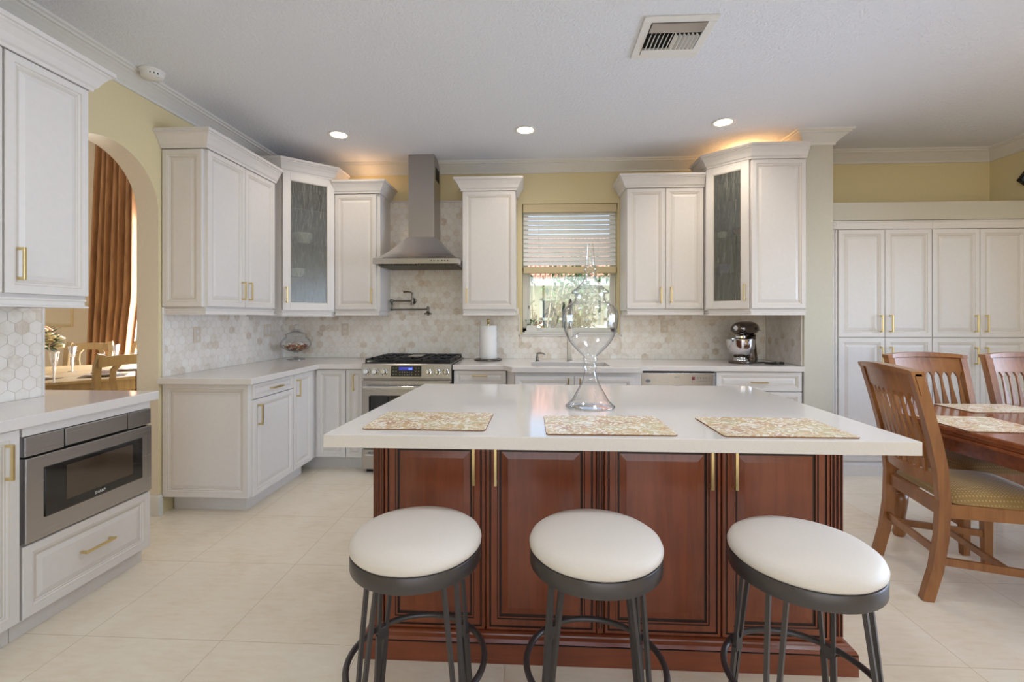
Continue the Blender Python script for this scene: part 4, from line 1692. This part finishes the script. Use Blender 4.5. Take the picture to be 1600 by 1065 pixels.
# window blind
t = thing('window_blind', 'half-raised white slatted blind with tan valance in the kitchen window', 'window blind', ((wx0 + wx1) / 2, YB + .05, 0))
hwb = (wx1 - wx0) / 2 - .008
bm = new()
box(bm, -hwb, hwb, -.040, -.025, 2.335, 2.412, .003)
box(bm, -hwb, hwb, -.024, .03, 2.37, 2.412)
obj('valance', bm, M['tan_valance'], t)
for k in range(12):
    z = 2.325 - k * .0440
    bm = new()
    box(bm, -hwb + .004, hwb - .004, -.024, .024, -.0014, .0014, .001)
    bm.transform(Matrix.Translation((0, 0, z)) @ Matrix.Rotation(math.radians(64), 4, 'X'))
    obj('slat', bm, M['slat'], t)
bm = new()
box(bm, -hwb + .004, hwb - .004, -.028, .028, 1.742, 1.808, .004)
obj('bottom_rail', bm, M['tan_valance'], t)
for x in (-.30, .28):
    bm = new()
    tube(bm, [(x, -.027, 2.36), (x, -.027, 1.80)], .0016, 6)
    tube(bm, [(x, .027, 2.36), (x, .027, 1.80)], .0016, 6)
    obj('ladder_cord', bm, M['slat'], t)

# plant on the sill
t = thing('potted_plant', 'small flowering plant in a white tray pot on the window sill', 'potted plant', (.0, YB + .055, wz0 + .002))
bm = new()
box(bm, -.10, .07, -.035, .035, 0, .014, .004)
box(bm, -.085, .02, -.03, .03, .014, .065, .004)
obj('pot', bm, M['white'], t)
rnd = random.Random(12)
bm = new()
for k in range(46):
    x, y, z = rnd.uniform(-.085, .06), rnd.uniform(-.03, .03), rnd.uniform(.06, .115)
    b2 = new()
    prism(b2, [(0, 0), (.012, .007), (.034, 0), (.012, -.007)], 0, .001)
    merge(bm, b2, Matrix.Translation((x, y, z)) @ Matrix.Rotation(rnd.uniform(0, 6.28), 4, 'Z') @ Matrix.Rotation(rnd.uniform(-1.2, .2), 4, 'Y'))
obj('leaves', bm, M['leaf'], t)
bm = new()
for k in range(9):
    ball(bm, (rnd.uniform(-.02, .08), rnd.uniform(-.03, .02), rnd.uniform(.05, .11)), .010, mat=0, sub=1)
obj('blossoms', bm, M['petal_pink'], t, smooth=True)

# ------------------------------------------------------------------ pantry cupboards
def pantry(label, x0, w, left_stile):
    t = thing('pantry_cabinet', label, 'cabinet', (x0, 3.971, 0), 0)
    bm = new()
    a = -.086 if left_stile else 0
    box(bm, a, w, 0, .385, .10, 2.108, .001)
    obj('cabinet_body', bm, M['cab'], t)
    bm = new()
    sweep(bm, [(a, .02), (w, .02)], [(0, 0), (.035, 0), (.035, .085), (.028, .1), (.024, .108), (0, .108)])
    obj('plinth', bm, M['cab'], t)
    h = w / 2
    for i in (0, 1):
        xa, xb = i * h, i * h + h
        hx = h - .04 if i == 0 else h + .04
        door(t, xa, xb, 1.148, 2.038, ('v', hx, 1.262, .14))
        door(t, xa, xb, .125, 1.144, ('v', hx, 1.0, .14))
    bm = new()
    sweep(bm, [(a, 0), (w, 0)], [(0, 0), (.020, 0), (.022, .012), (.022, .052), (.028, .058), (.028, .066), (0, .066)], 2.041)
    obj('header_moulding', bm, M['cab'], t)
    if left_stile:
        bm = new()
        for j in range(4):
            x = -.072 + j * .018
            box(bm, x - .0055, x + .0055, -.018, 0, .125, 2.036, .003)
        obj('fluted_stile', bm, M['cab'], t)
        bm = new()
        box(bm, -.084, -.012, -.034, -.022, 2.043, 2.106, .002)
        b2 = new()
        lathe(b2, [(0, .006), (.008, .007), (.012, .003), (.018, .003), (.021, .007), (.026, .006), (.028, 0), (0, 0)], seg=32)
        merge(bm, b2, Matrix.Translation((-.047, -.034, 2.075)) @ FRONT)
        obj('rosette', bm, M['cab'], t)


pantry('tall white four-door pantry cupboard next to the column', 2.513, .744, True)
pantry('tall white four-door pantry cupboard in the nook corner, behind the dining chairs', 3.259, .744, False)

# picture on the right wall
t = thing('wall_picture', 'small black-framed picture hung as a diamond on the right nook wall', 'picture', (XR - .002, 3.93, 2.47), -R90)
bm = new()
b2 = new()
for x0, x1, z0, z1 in ((-.13, .13, -.13, -.108), (-.13, .13, .108, .13), (-.13, -.108, -.108, .108), (.108, .13, -.108, .108)):
    box(b2, x0, x1, -.018, 0, z0, z1, .003)
merge(bm, b2, Matrix.Rotation(PI / 4, 4, 'Y'))
obj('picture_frame', bm, M['black'], t)
bm = new()
b2 = new()
box(b2, -.108, .108, -.008, -.002, -.108, .108)
box(b2, -.07, .07, -.009, -.007, -.07, .07, mat=1)
merge(bm, b2, Matrix.Rotation(PI / 4, 4, 'Y'))
obj('picture_print', bm, [M['dark_pane'], M['paper']], t)

# ------------------------------------------------------------------ nook dining set
def strip(bm, xs, zlo, zhi, th, mat=0):
    cols = []
    for x in xs:
        a, b = zlo(x), zhi(x)
        cols.append([bm.verts.new((x, -th / 2, a)), bm.verts.new((x, th / 2, a)), bm.verts.new((x, th / 2, b)), bm.verts.new((x, -th / 2, b))])
    for p, q in zip(cols, cols[1:]):
        for j in range(4):
            bm.faces.new((p[j], p[(j + 1) % 4], q[(j + 1) % 4], q[j])).material_index = mat
    bm.faces.new(cols[0])
    bm.faces.new(list(reversed(cols[-1])))


def lerp_tab(tab, z):
    for (a, b), (c, d) in zip(tab, tab[1:]):
        if z <= c:
            return b + (d - b) * (z - a) / (c - a)
    return tab[-1][1]


RAKE = [(0, .285), (.15, .248), (.30, .228), (.47, .222), (.62, .234), (.75, .258), (.90, .294), (1.07, .338)]


def bend(bm, bow=.03, w=.22):
    for v in bm.verts:
        v.co.y += lerp_tab(RAKE, max(0, v.co.z)) + bow * (1 - min(1, abs(v.co.x) / w) ** 2)


def make_dining_chair():
    t = thing('dining_chair', 'wooden slat-back dining chair at the end of the table, beside the island', 'chair', (0, 0, 0), 0, 'wooden dining chairs around the nook table')
    W_ = M['chair_wood']
    for s in (-1, 1):
        bm = new()
        tube(bm, [(s * (.215 + .012 * z), lerp_tab(RAKE, z), z) for z in (0, .08, .15, .22, .30, .38, .47, .55, .62, .69, .75, .83, .90, .98, 1.046)], 0, flat=(.046, .038))
        obj('rear_leg', bm, W_, t)
        bm = new()
        b2 = new()
        tube(b2, [(s * .222, -.222, 0), (s * .222, -.218, .2), (s * .222, -.215, .455)], 0, flat=(.044, .044))
        for v in b2.verts:
            k = .74 + .26 * min(1, v.co.z / .35)
            v.co.x = s * .222 + (v.co.x - s * .222) * k
            v.co.y = -.218 + (v.co.y + .218) * k
        merge(bm, b2)
        obj('front_leg', bm, W_, t)
    xs = [-.2505 + .501 * k / 48 for k in range(49)]
    bm = new()
    gap = .0475
    strip(bm, xs, lambda x: .950, lambda x: 1.050 + .016 * (1 - (x / .246) ** 2), .026)
    strip(bm, xs, lambda x: 1.040 + .010 * (1 - (x / .246) ** 2), lambda x: 1.062 + .016 * (1 - (x / .246) ** 2), .054)
    bend(bm)
    obj('crest_rail', bm, W_, t)
    bm = new()
    xs2 = [-.205 + .41 * k / 104 for k in range(105)]
    strip(bm, xs2, lambda x: .949 - .034 * abs(math.cos(PI * x / gap)) ** 4, lambda x: .952, .018)
    bend(bm)
    obj('arched_rail', bm, W_, t)
    bm = new()
    strip(bm, [-.205 + .41 * k / 12 for k in range(13)], lambda x: .528, lambda x: .580, .024)
    bend(bm)
    obj('back_rail', bm, W_, t)
    for k in range(-4, 5):
        bm = new()
        cx = k * gap
        zt = [.575, .60, .64, .68, .71, .75, .80, .85, .90, .935]
        wt = [.006, .008, .012, .0165, .0180, .0145, .0100, .0065, .0050, .006]
        cols = []
        for z, hw_ in zip(zt, wt):
            if abs(k) == 4:
                hw_ *= .8
            cols.append([bm.verts.new((cx - hw_, -.006, z)), bm.verts.new((cx + hw_, -.006, z)), bm.verts.new((cx + hw_, .006, z)), bm.verts.new((cx - hw_, .006, z))])
        for p, q in zip(cols, cols[1:]):
            for j in range(4):
                bm.faces.new((p[j], p[(j + 1) % 4], q[(j + 1) % 4], q[j]))
        bm.faces.new(cols[0])
        bm.faces.new(list(reversed(cols[-1])))
        bend(bm)
        obj('back_slat', bm, W_, t)
    bm = new()
    box(bm, -.20, .20, -.232, -.208, .392, .456, .003)
    box(bm, -.195, .195, .208, .232, .392, .456, .003)
    for s in (-1, 1):
        box(bm, s * .218 - .012, s * .218 + .012, -.20, .205, .392, .456, .003)
    obj('seat_frame', bm, W_, t)
    bm = new()
    nx, ny = 14, 14
    g = {}
    for i in range(nx + 1):
        for j in range(ny + 1):
            u, v = -1 + 2 * i / nx, -1 + 2 * j / ny
            hwid = .246 - .012 * (v + 1)
            e = (1 - abs(u) ** 6) * (1 - abs(v) ** 6)
            g[i, j] = bm.verts.new((u * hwid, -.004 + v * (.250 if v < 0 else .205), .458 + .048 * (max(0, e) ** .45) + .012 * (1 - u * u) * (1 - v * v)))
    for i in range(nx):
        for j in range(ny):
            bm.faces.new((g[i, j], g[i + 1, j], g[i + 1, j + 1], g[i, j + 1]))
    loop = [g[i, 0] for i in range(nx + 1)] + [g[nx, j] for j in range(1, ny + 1)] + [g[i, ny] for i in range(nx - 1, -1, -1)] + [g[0, j] for j in range(ny - 1, 0, -1)]
    bm.faces.new(list(reversed(loop)))
    obj('seat_cushion', bm, M['seat_fabric'], t, smooth=True, angle=1.0)
    for s in (-1, 1):
        bm = new()
        tube(bm, [(s * .220, -.20, .165), (s * .217, .235, .19)], 0, flat=(.016, .034))
        obj('side_stretcher', bm, W_, t)
    bm = new()
    tube(bm, [(-.20, .236, .225), (.20, .236, .225)], 0, flat=(.016, .036))
    obj('rear_stretcher', bm, W_, t)
    bm = new()
    tube(bm, [(-.21, -.02, .178), (.21, -.02, .178)], 0, flat=(.016, .03))
    obj('cross_stretcher', bm, W_, t)
    return t


c0 = make_dining_chair()
c0.location = (2.135, 2.392, 0)
c0.rotation_euler.z = math.radians(79)
dup(c0, (2.60, 2.89, 0), math.radians(-1), 'wooden slat-back dining chair across the table, second from the left')
dup(c0, (3.225, 2.90, 0), math.radians(-4), 'wooden slat-back dining chair cut off by the right edge of the picture')

t = thing('dining_table', 'polished cherry-brown dining table at the right edge, set with placemats', 'table', (3.0, 2.2, 0))
mt = mat_of(t)
outl = [(2.12, 1.50), (2.105, 2.10), (2.08, 2.50), (2.10, 2.75), (2.14, 2.90), (2.22, 3.00), (2.30, 3.05), (2.40, 3.07), (3.95, 3.075), (3.98, 3.05), (3.98, 1.35), (3.95, 1.32), (2.20, 1.32), (2.14, 1.37)]
bm = new()
prism(bm, outl, .735, .760, bev=.006)
cxm, cym = 3.0, 2.2
def inset(pts, d):
    out = []
    for x, y in pts:
        L = math.hypot(x - cxm, y - cym)
        out.append((x - (x - cxm) / L * d, y - (y - cym) / L * d))
    return out
prism(bm, inset(outl, .012), .715, .7355, bev=.004)
prism(bm, inset(outl, .004), .700, .7155, bev=.003)
obj('table_top', bm, M['table_wood'], t, world_of=mt)
bm = new()
prism(bm, inset(outl, .075), .62, .701)
obj('apron', bm, M['table_wood'], t, world_of=mt)
for x, y in ((2.19, 2.89), (3.85, 2.95), (2.24, 1.45), (3.85, 1.45)):
    bm = new()
    lathe(bm, [(0, 0), (.026, 0), (.034, .02), (.028, .05), (.032, .12), (.044, .20), (.046, .24), (.030, .265), (.046, .28), (.05, .292), (.044, .304), (.028, .315), (.05, .335), (.055, .352), (.048, .368), (.030, .385), (.036, .42), (.040, .52), (.040, .62), (0, .62)], x, y, 28)
    obj('leg', bm, M['chair_wood'], t, smooth=True, world_of=mt)
G2 = 'scroll-patterned placemats on the dining table'
placemat(2.285, 2.49, .760, math.radians(86), 'gold scroll placemat on the dining table in front of the nearest wooden chair', .36, .38, group=G2)
placemat(2.745, 2.925, .760, .02, 'gold scroll placemat on the far side of the dining table', .44, .26, group=G2)

# ------------------------------------------------------------------ formal dining room beyond the arch
t = thing('curtain', 'copper-brown silk floor-length curtain seen through the arch', 'curtain', (-5.62, 5.93, 0))
bm = new()
nu, nv = 90, 26
g = {}
for j in range(nv + 1):
    s = j / nv
    z = .02 + 3.9 * s
    lx = -.46 + .16 * s ** 1.2
    rx = .30 + .02 * s + (.0 if s > .4 else -.16 * ((.4 - s) / .4) ** .8)
    for i in range(nu + 1):
        u = i / nu
        ph = u * 2 * PI * 7.5 + .6 * math.sin(3 * s) * math.sin(5 * u)
        g[i, j] = bm.verts.new((lx + (rx - lx) * u + .012 * math.sin(ph * .5 + 2 * s), (.045 + .02 * (1 - s)) * math.sin(ph), z))
for i in range(nu):
    for j in range(nv):
        bm.faces.new((g[i, j], g[i + 1, j], g[i + 1, j + 1], g[i, j + 1]))
bmesh.ops.solidify(bm, geom=bm.faces[:], thickness=.004)
obj('drape', bm, M['curtain'], t, smooth=True, angle=2.5)
bm = new()
tube(bm, [(-.75, 0, 3.94), (1.5, 0, 3.94)], .018, 12)
ball(bm, (-.77, 0, 3.94), .035)
obj('curtain_rod', bm, M['nickel'], t, smooth=True)
t = thing('sheer_curtain', 'white sheer curtain glowing beside the copper curtain', 'curtain', (-4.95, 6.10, 0))
bm = new()
g = {}
for j in range(2):
    for i in range(81):
        u = i / 80
        g[i, j] = bm.verts.new((-.70 + 1.40 * u, .018 * math.sin(u * 2 * PI * 16), .03 + 3.7 * j))
for i in range(80):
    bm.faces.new((g[i, 0], g[i + 1, 0], g[i + 1, 1], g[i, 1]))
sh = NT('translucent_sheer')
sh.t.nodes.remove(sh.b)
td = sh.n('ShaderNodeBsdfTranslucent')
td.inputs['Color'].default_value = (.9, .88, .84, 1)
tt = sh.n('ShaderNodeBsdfTransparent')
mm = sh.n('ShaderNodeMixShader')
mm.inputs['Fac'].default_value = .45
sh.l(td.outputs[0], mm.inputs[1])
sh.l(tt.outputs[0], mm.inputs[2])
sh.l(mm.outputs[0], sh.out.inputs['Surface'])
obj('drape', bm, sh.m, t, smooth=True, angle=2.5)

TX, TY = -4.78, 4.45
t = thing('formal_dining_table', 'oval tan wood dining table set for guests, seen through the arch', 'table', (TX, TY, 0))
bm = new()
def oval(a, b, n=64):
    return [(a * math.cos(2 * PI * k / n), b * math.sin(2 * PI * k / n)) for k in range(n)]
prism(bm, oval(.97, .86), .722, .752, bev=.008)
obj('table_top', bm, M['tan_wood'], t)
bm = new()
prism(bm, oval(.92, .81), .62, .7215)
obj('apron', bm, M['tan_wood'], t)
bm = new()
lathe(bm, [(0, 0), (.35, 0), (.36, .04), (.15, .09), (.09, .2), (.13, .4), (.1, .55), (.2, .62), (0, .62)], seg=32)
obj('pedestal', bm, M['tan_wood'], t, smooth=True)


def make_formal_chair():
    t = thing('formal_dining_chair', 'tan oak dining chair behind the flower vase, seen through the arch', 'chair', (0, 0, 0), 0, 'tan oak chairs around the oval dining table')
    W_ = M['tan_wood']
    for s in (-1, 1):
        bm = new()
        tube(bm, [(s * .20, .27, 0), (s * .20, .225, .25), (s * .205, .22, .47), (s * .215, .25, .7), (s * .225, .30, .90), (s * .205, .33, 1.0)], 0, flat=(.04, .05))
        obj('rear_leg', bm, W_, t)
        bm = new()
        tube(bm, [(s * .215, -.22, 0), (s * .215, -.215, .45)], [.02, .03], 10)
        obj('front_leg', bm, W_, t, smooth=True)
    bm = new()
    strip(bm, [-.23 + .46 * k / 20 for k in range(21)], lambda x: .905 - .3 * x * x, lambda x: .99 - .35 * x * x, .035)
    for v in bm.verts:
        v.co.y += .325 + .02 * (1 - (v.co.x / .23) ** 2)
    obj('crest_rail', bm, W_, t)
    for s in (-1, 1):
        bm = new()
        tube(bm, [(s * .055, .228, .50), (s * .085, .25, .64), (s * .115, .285, .78), (s * .125, .325, .86), (s * .085, .335, .92)], 0, flat=(.02, .042))
        obj('curved_splat', bm, W_, t)
    bm = new()
    box(bm, -.22, .22, -.23, .22, .40, .452, .006)
    obj('seat_frame', bm, W_, t)
    bm = new()
    box(bm, -.225, .225, -.235, .195, .4525, .50, .02, seg=3)
    obj('seat_cushion', bm, M['beige_wall'], t, smooth=True)
    return t


f0 = make_formal_chair()
f0.location = (-5.52, 5.28, 0)
f0.rotation_euler.z = math.radians(22)
dup(f0, (-5.00, 5.50, 0), math.radians(4), 'tan oak dining chair in front of the copper curtain, seen through the arch')
dup(f0, (-3.84, 4.02, 0), math.radians(-116), 'tan oak dining chair nearest the arch jamb, at the end of the oval table')
t = thing('wicker_chair', 'brown woven wicker chair back just inside the arch jamb', 'chair', (-3.30, 3.55, 0), math.radians(-75))
bm = new()
box(bm, -.22, .22, .18, .22, .0, .92, .015)
box(bm, -.22, .22, -.20, .18, .38, .44, .015)
obj('woven_back', bm, M['wicker'], t)
bm = new()
for s in (-1, 1):
    box(bm, s * .2 - .02, s * .2 + .02, -.2, -.16, 0, .38, .004)
obj('front_legs', bm, M['tan_wood'], t)


def flute(x, y, label):
    t = thing('champagne_flute', label, 'glass', (x, y, .7525), 0, 'twisted-stem flutes on the oval dining table')
    bm = new()
    lathe(bm, [(0, .003), (.036, 0), (.036, .003), (.008, .008), (.006, .03), (.011, .05), (.007, .065), (.013, .085), (.008, .1), (.015, .12), (.010, .135), (.02, .155), (.026, .2), (.032, .245), (.036, .26)], seg=24)
    obj('flute_glass', bm, M['crystal'], t, smooth=True, angle=1.2)


cr = NT('cut_crystal')
cr.b.inputs['Transmission Weight'].default_value = .8
cr.b.inputs['Base Color'].default_value = rgb(225, 228, 240)
cr.b.inputs['Roughness'].default_value = .05
M['crystal'] = cr.m
flute(-4.13, 3.76, 'twisted crystal flute nearest the tiled wall on the oval table')
flute(-4.80, 4.55, 'twisted crystal flute in the middle of the oval table')
flute(-4.62, 4.86, 'twisted crystal flute in front of the copper curtain on the oval table')


def setting(x, y, rot, label):
    t = thing('dinner_plate', label, 'plate', (x, y, .7562), rot, 'plates on dark mats on the oval dining table')
    bm = new()
    lathe(bm, [(0, .004), (.08, .006), (.13, .014), (.135, .018), (.128, .018), (.08, .011), (0, .010)], seg=32)
    obj('plate_rim', bm, M['porcelain'], t, smooth=True)
    bm = new()
    prism(bm, [(-.17, -.12), (.17, -.12), (.17, .12), (-.17, .12)], .0003, .0033)
    o = obj('placemat', bm, M['slate'])
    o.location = (x, y, .7525)
    o.rotation_euler.z = rot
    tag(o, label.replace('white plate on a dark mat', 'dark placemat under the white plate'), 'placemat', 'dark mats on the oval dining table')


setting(-4.52, 3.92, .1, 'white plate on a dark mat nearest the tiled wall on the oval table')
setting(-4.13, 4.22, .6, 'white plate on a dark mat near the arch on the oval table')
setting(-4.30, 4.72, .9, 'white plate on a dark mat below the copper curtain on the oval table')
for x, y, r, lb in ((-4.13, 4.22, .4, 'folded patterned napkin on the plate near the arch'), (-4.52, 3.92, -.3, 'folded patterned napkin on the plate nearest the tiled wall')):
    bm = new()
    prism(bm, [(-.09, -.04), (.1, -.02), (.09, .035), (-.07, .05)], 0, .018, bev=.006)
    ball(bm, (0, 0, .018), .035, 1.8, .8, .5)
    o = obj('napkin', bm, plain('lilac_patterned_napkin', rgb(196, 178, 186), .8, vary=.25, bscale=60), smooth=True)
    o.location = (x, y, .7745)
    o.rotation_euler.z = r
    tag(o, lb, 'napkin')

t = thing('flower_vase', 'vase of cream and coral roses on the oval dining table', 'flowers', (-5.0, 4.35, .7525))
bm = new()
lathe(bm, [(0, 0), (.06, 0), (.075, .05), (.05, .13), (.06, .16), (.052, .16), (.04, .13), (0, .02)], seg=28)
obj('vase', bm, M['porcelain'], t, smooth=True)
rnd = random.Random(9)
bm = new()
for k in range(150):
    a, ph = rnd.uniform(0, 2 * PI), rnd.uniform(-.5, 1.3)
    rr = .19 * rnd.uniform(.7, 1.1)
    b2 = new()
    prism(b2, [(0, 0), (.03, .022), (.08, 0), (.03, -.022)], 0, .0012)
    merge(bm, b2, Matrix.Translation((rr * math.cos(a) * math.cos(ph), rr * math.sin(a) * math.cos(ph), .30 + rr * .8 * math.sin(ph))) @ Matrix.Rotation(a, 4, 'Z') @ Matrix.Rotation(rnd.uniform(-.8, .8), 4, 'Y'))
obj('foliage', bm, M['leaf_dark'], t)
for k in range(46):
    a, ph = rnd.uniform(0, 2 * PI), rnd.uniform(-.25, 1.4)
    rr = .20
    bm = new()
    c = (rr * math.cos(a) * math.cos(ph), rr * math.sin(a) * math.cos(ph), .30 + rr * .85 * math.sin(ph))
    ball(bm, c, .028, 1, 1, .85)
    for q in range(6):
        aa = q * PI / 3
        ball(bm, (c[0] + .024 * math.cos(aa), c[1] + .024 * math.sin(aa), c[2] - .006), .022, 1, 1, .7, sub=1)
    obj('rose', bm, M['petal'] if k % 4 else M['petal_pink'], t, smooth=True)

# ------------------------------------------------------------------ outside the kitchen window
bm = new()
box(bm, -30, 30, 4.7, 40, -.3, -.14)
o = obj('lawn', bm, M['grass'])
o['kind'] = 'structure'
t = thing('neighbour_house', 'pale stucco house with a terracotta tile roof beyond the kitchen window', 'house', (1.0, 14.5, -.14))
bm = new()
box(bm, -9, 9, 0, 8, 0, 2.75)
obj('house_wall', bm, M['stucco'], t)
bm = new()
v = [bm.verts.new(p) for p in ((-9.8, -.75, 2.62), (9.8, -.75, 2.62), (9.8, 4, 4.6), (-9.8, 4, 4.6), (-9.8, -.75, 2.55), (9.8, -.75, 2.55), (9.8, 8.6, 2.55), (-9.8, 8.6, 2.55), (9.8, 8.6, 2.62), (-9.8, 8.6, 2.62))]
for f in ((0, 1, 2, 3), (0, 4, 5, 1), (3, 2, 8, 9), (9, 8, 6, 7), (4, 7, 6, 5), (1, 5, 6, 8, 2), (0, 3, 9, 7, 4)):
    bm.faces.new([v[i] for i in f])
for k in range(64):
    x = -4.8 + k * .15
    tube(bm, [(x, -.80, 2.655), (x, 3.9, 4.6)], .062, 6)
obj('tile_roof', bm, M['roof_tile'], t)
bm = new()
box(bm, -9.7, 9.7, -.77, -.74, 2.40, 2.60)
obj('fascia', bm, M['trim'], t)
for x in (-2.2, -.1, 1.9):
    bm = new()
    for x0, x1, z0, z1 in ((x - .75, x - .66, .75, 2.05), (x + .66, x + .75, .75, 2.05), (x - .75, x + .75, 1.98, 2.05), (x - .75, x + .75, .75, .84), (x - .75, x + .75, 1.36, 1.44)):
        box(bm, x0, x1, -.06, -.002, z0, z1)
    w = obj('window', bm, M['trim'], t)
    bm = new()
    box(bm, x - .66, x + .66, -.03, -.004, .84, 1.98)
    obj('pane', bm, M['dark_pane'], w)


def shrub(name, label, x, y, h, stems, leaves, seed, m, spread=.5):
    t = thing(name, label, 'shrub', (x, y, -.14))
    r = random.Random(seed)
    bm = new()
    tips = []
    for k in range(stems):
        a = r.uniform(0, 2 * PI)
        sp = r.uniform(.1, spread)
        p = [(0.06 * math.cos(a), .06 * math.sin(a), 0), (sp * .5 * math.cos(a), sp * .5 * math.sin(a), h * .5), (sp * math.cos(a), sp * math.sin(a), h * r.uniform(.8, 1))]
        tube(bm, p, [.022, .016, .006], 6)
        tips += [p[1], p[2], tuple((p[1][i] + p[2][i]) / 2 for i in range(3))]
    obj('stems', bm, M['bark'], t, smooth=True)
    bm = new()
    for k in range(leaves):
        c = r.choice(tips)
        b2 = [Vector((0, 0, 0)), Vector((.06, .035, 0)), Vector((.17, 0, -.03)), Vector((.06, -.035, 0))]
        mx_ = Matrix.Translation((c[0] + r.gauss(0, .12), c[1] + r.gauss(0, .12), c[2] + r.gauss(0, .16))) @ Matrix.Rotation(r.uniform(0, 6.28), 4, 'Z') @ Matrix.Rotation(r.uniform(-1, 1), 4, 'Y')
        bm.faces.new([bm.verts.new(mx_ @ q) for q in b2])
    obj('foliage', bm, m, t)


shrub('garden_shrub', 'thin pale-stemmed shrub outside at the left of the kitchen window', .05, 7.4, 2.3, 16, 240, 2, M['leaf'], .65)
shrub('garden_shrub', 'leafy green shrub outside at the middle of the kitchen window', .95, 10.2, 2.7, 12, 900, 3, M['leaf'], .6)
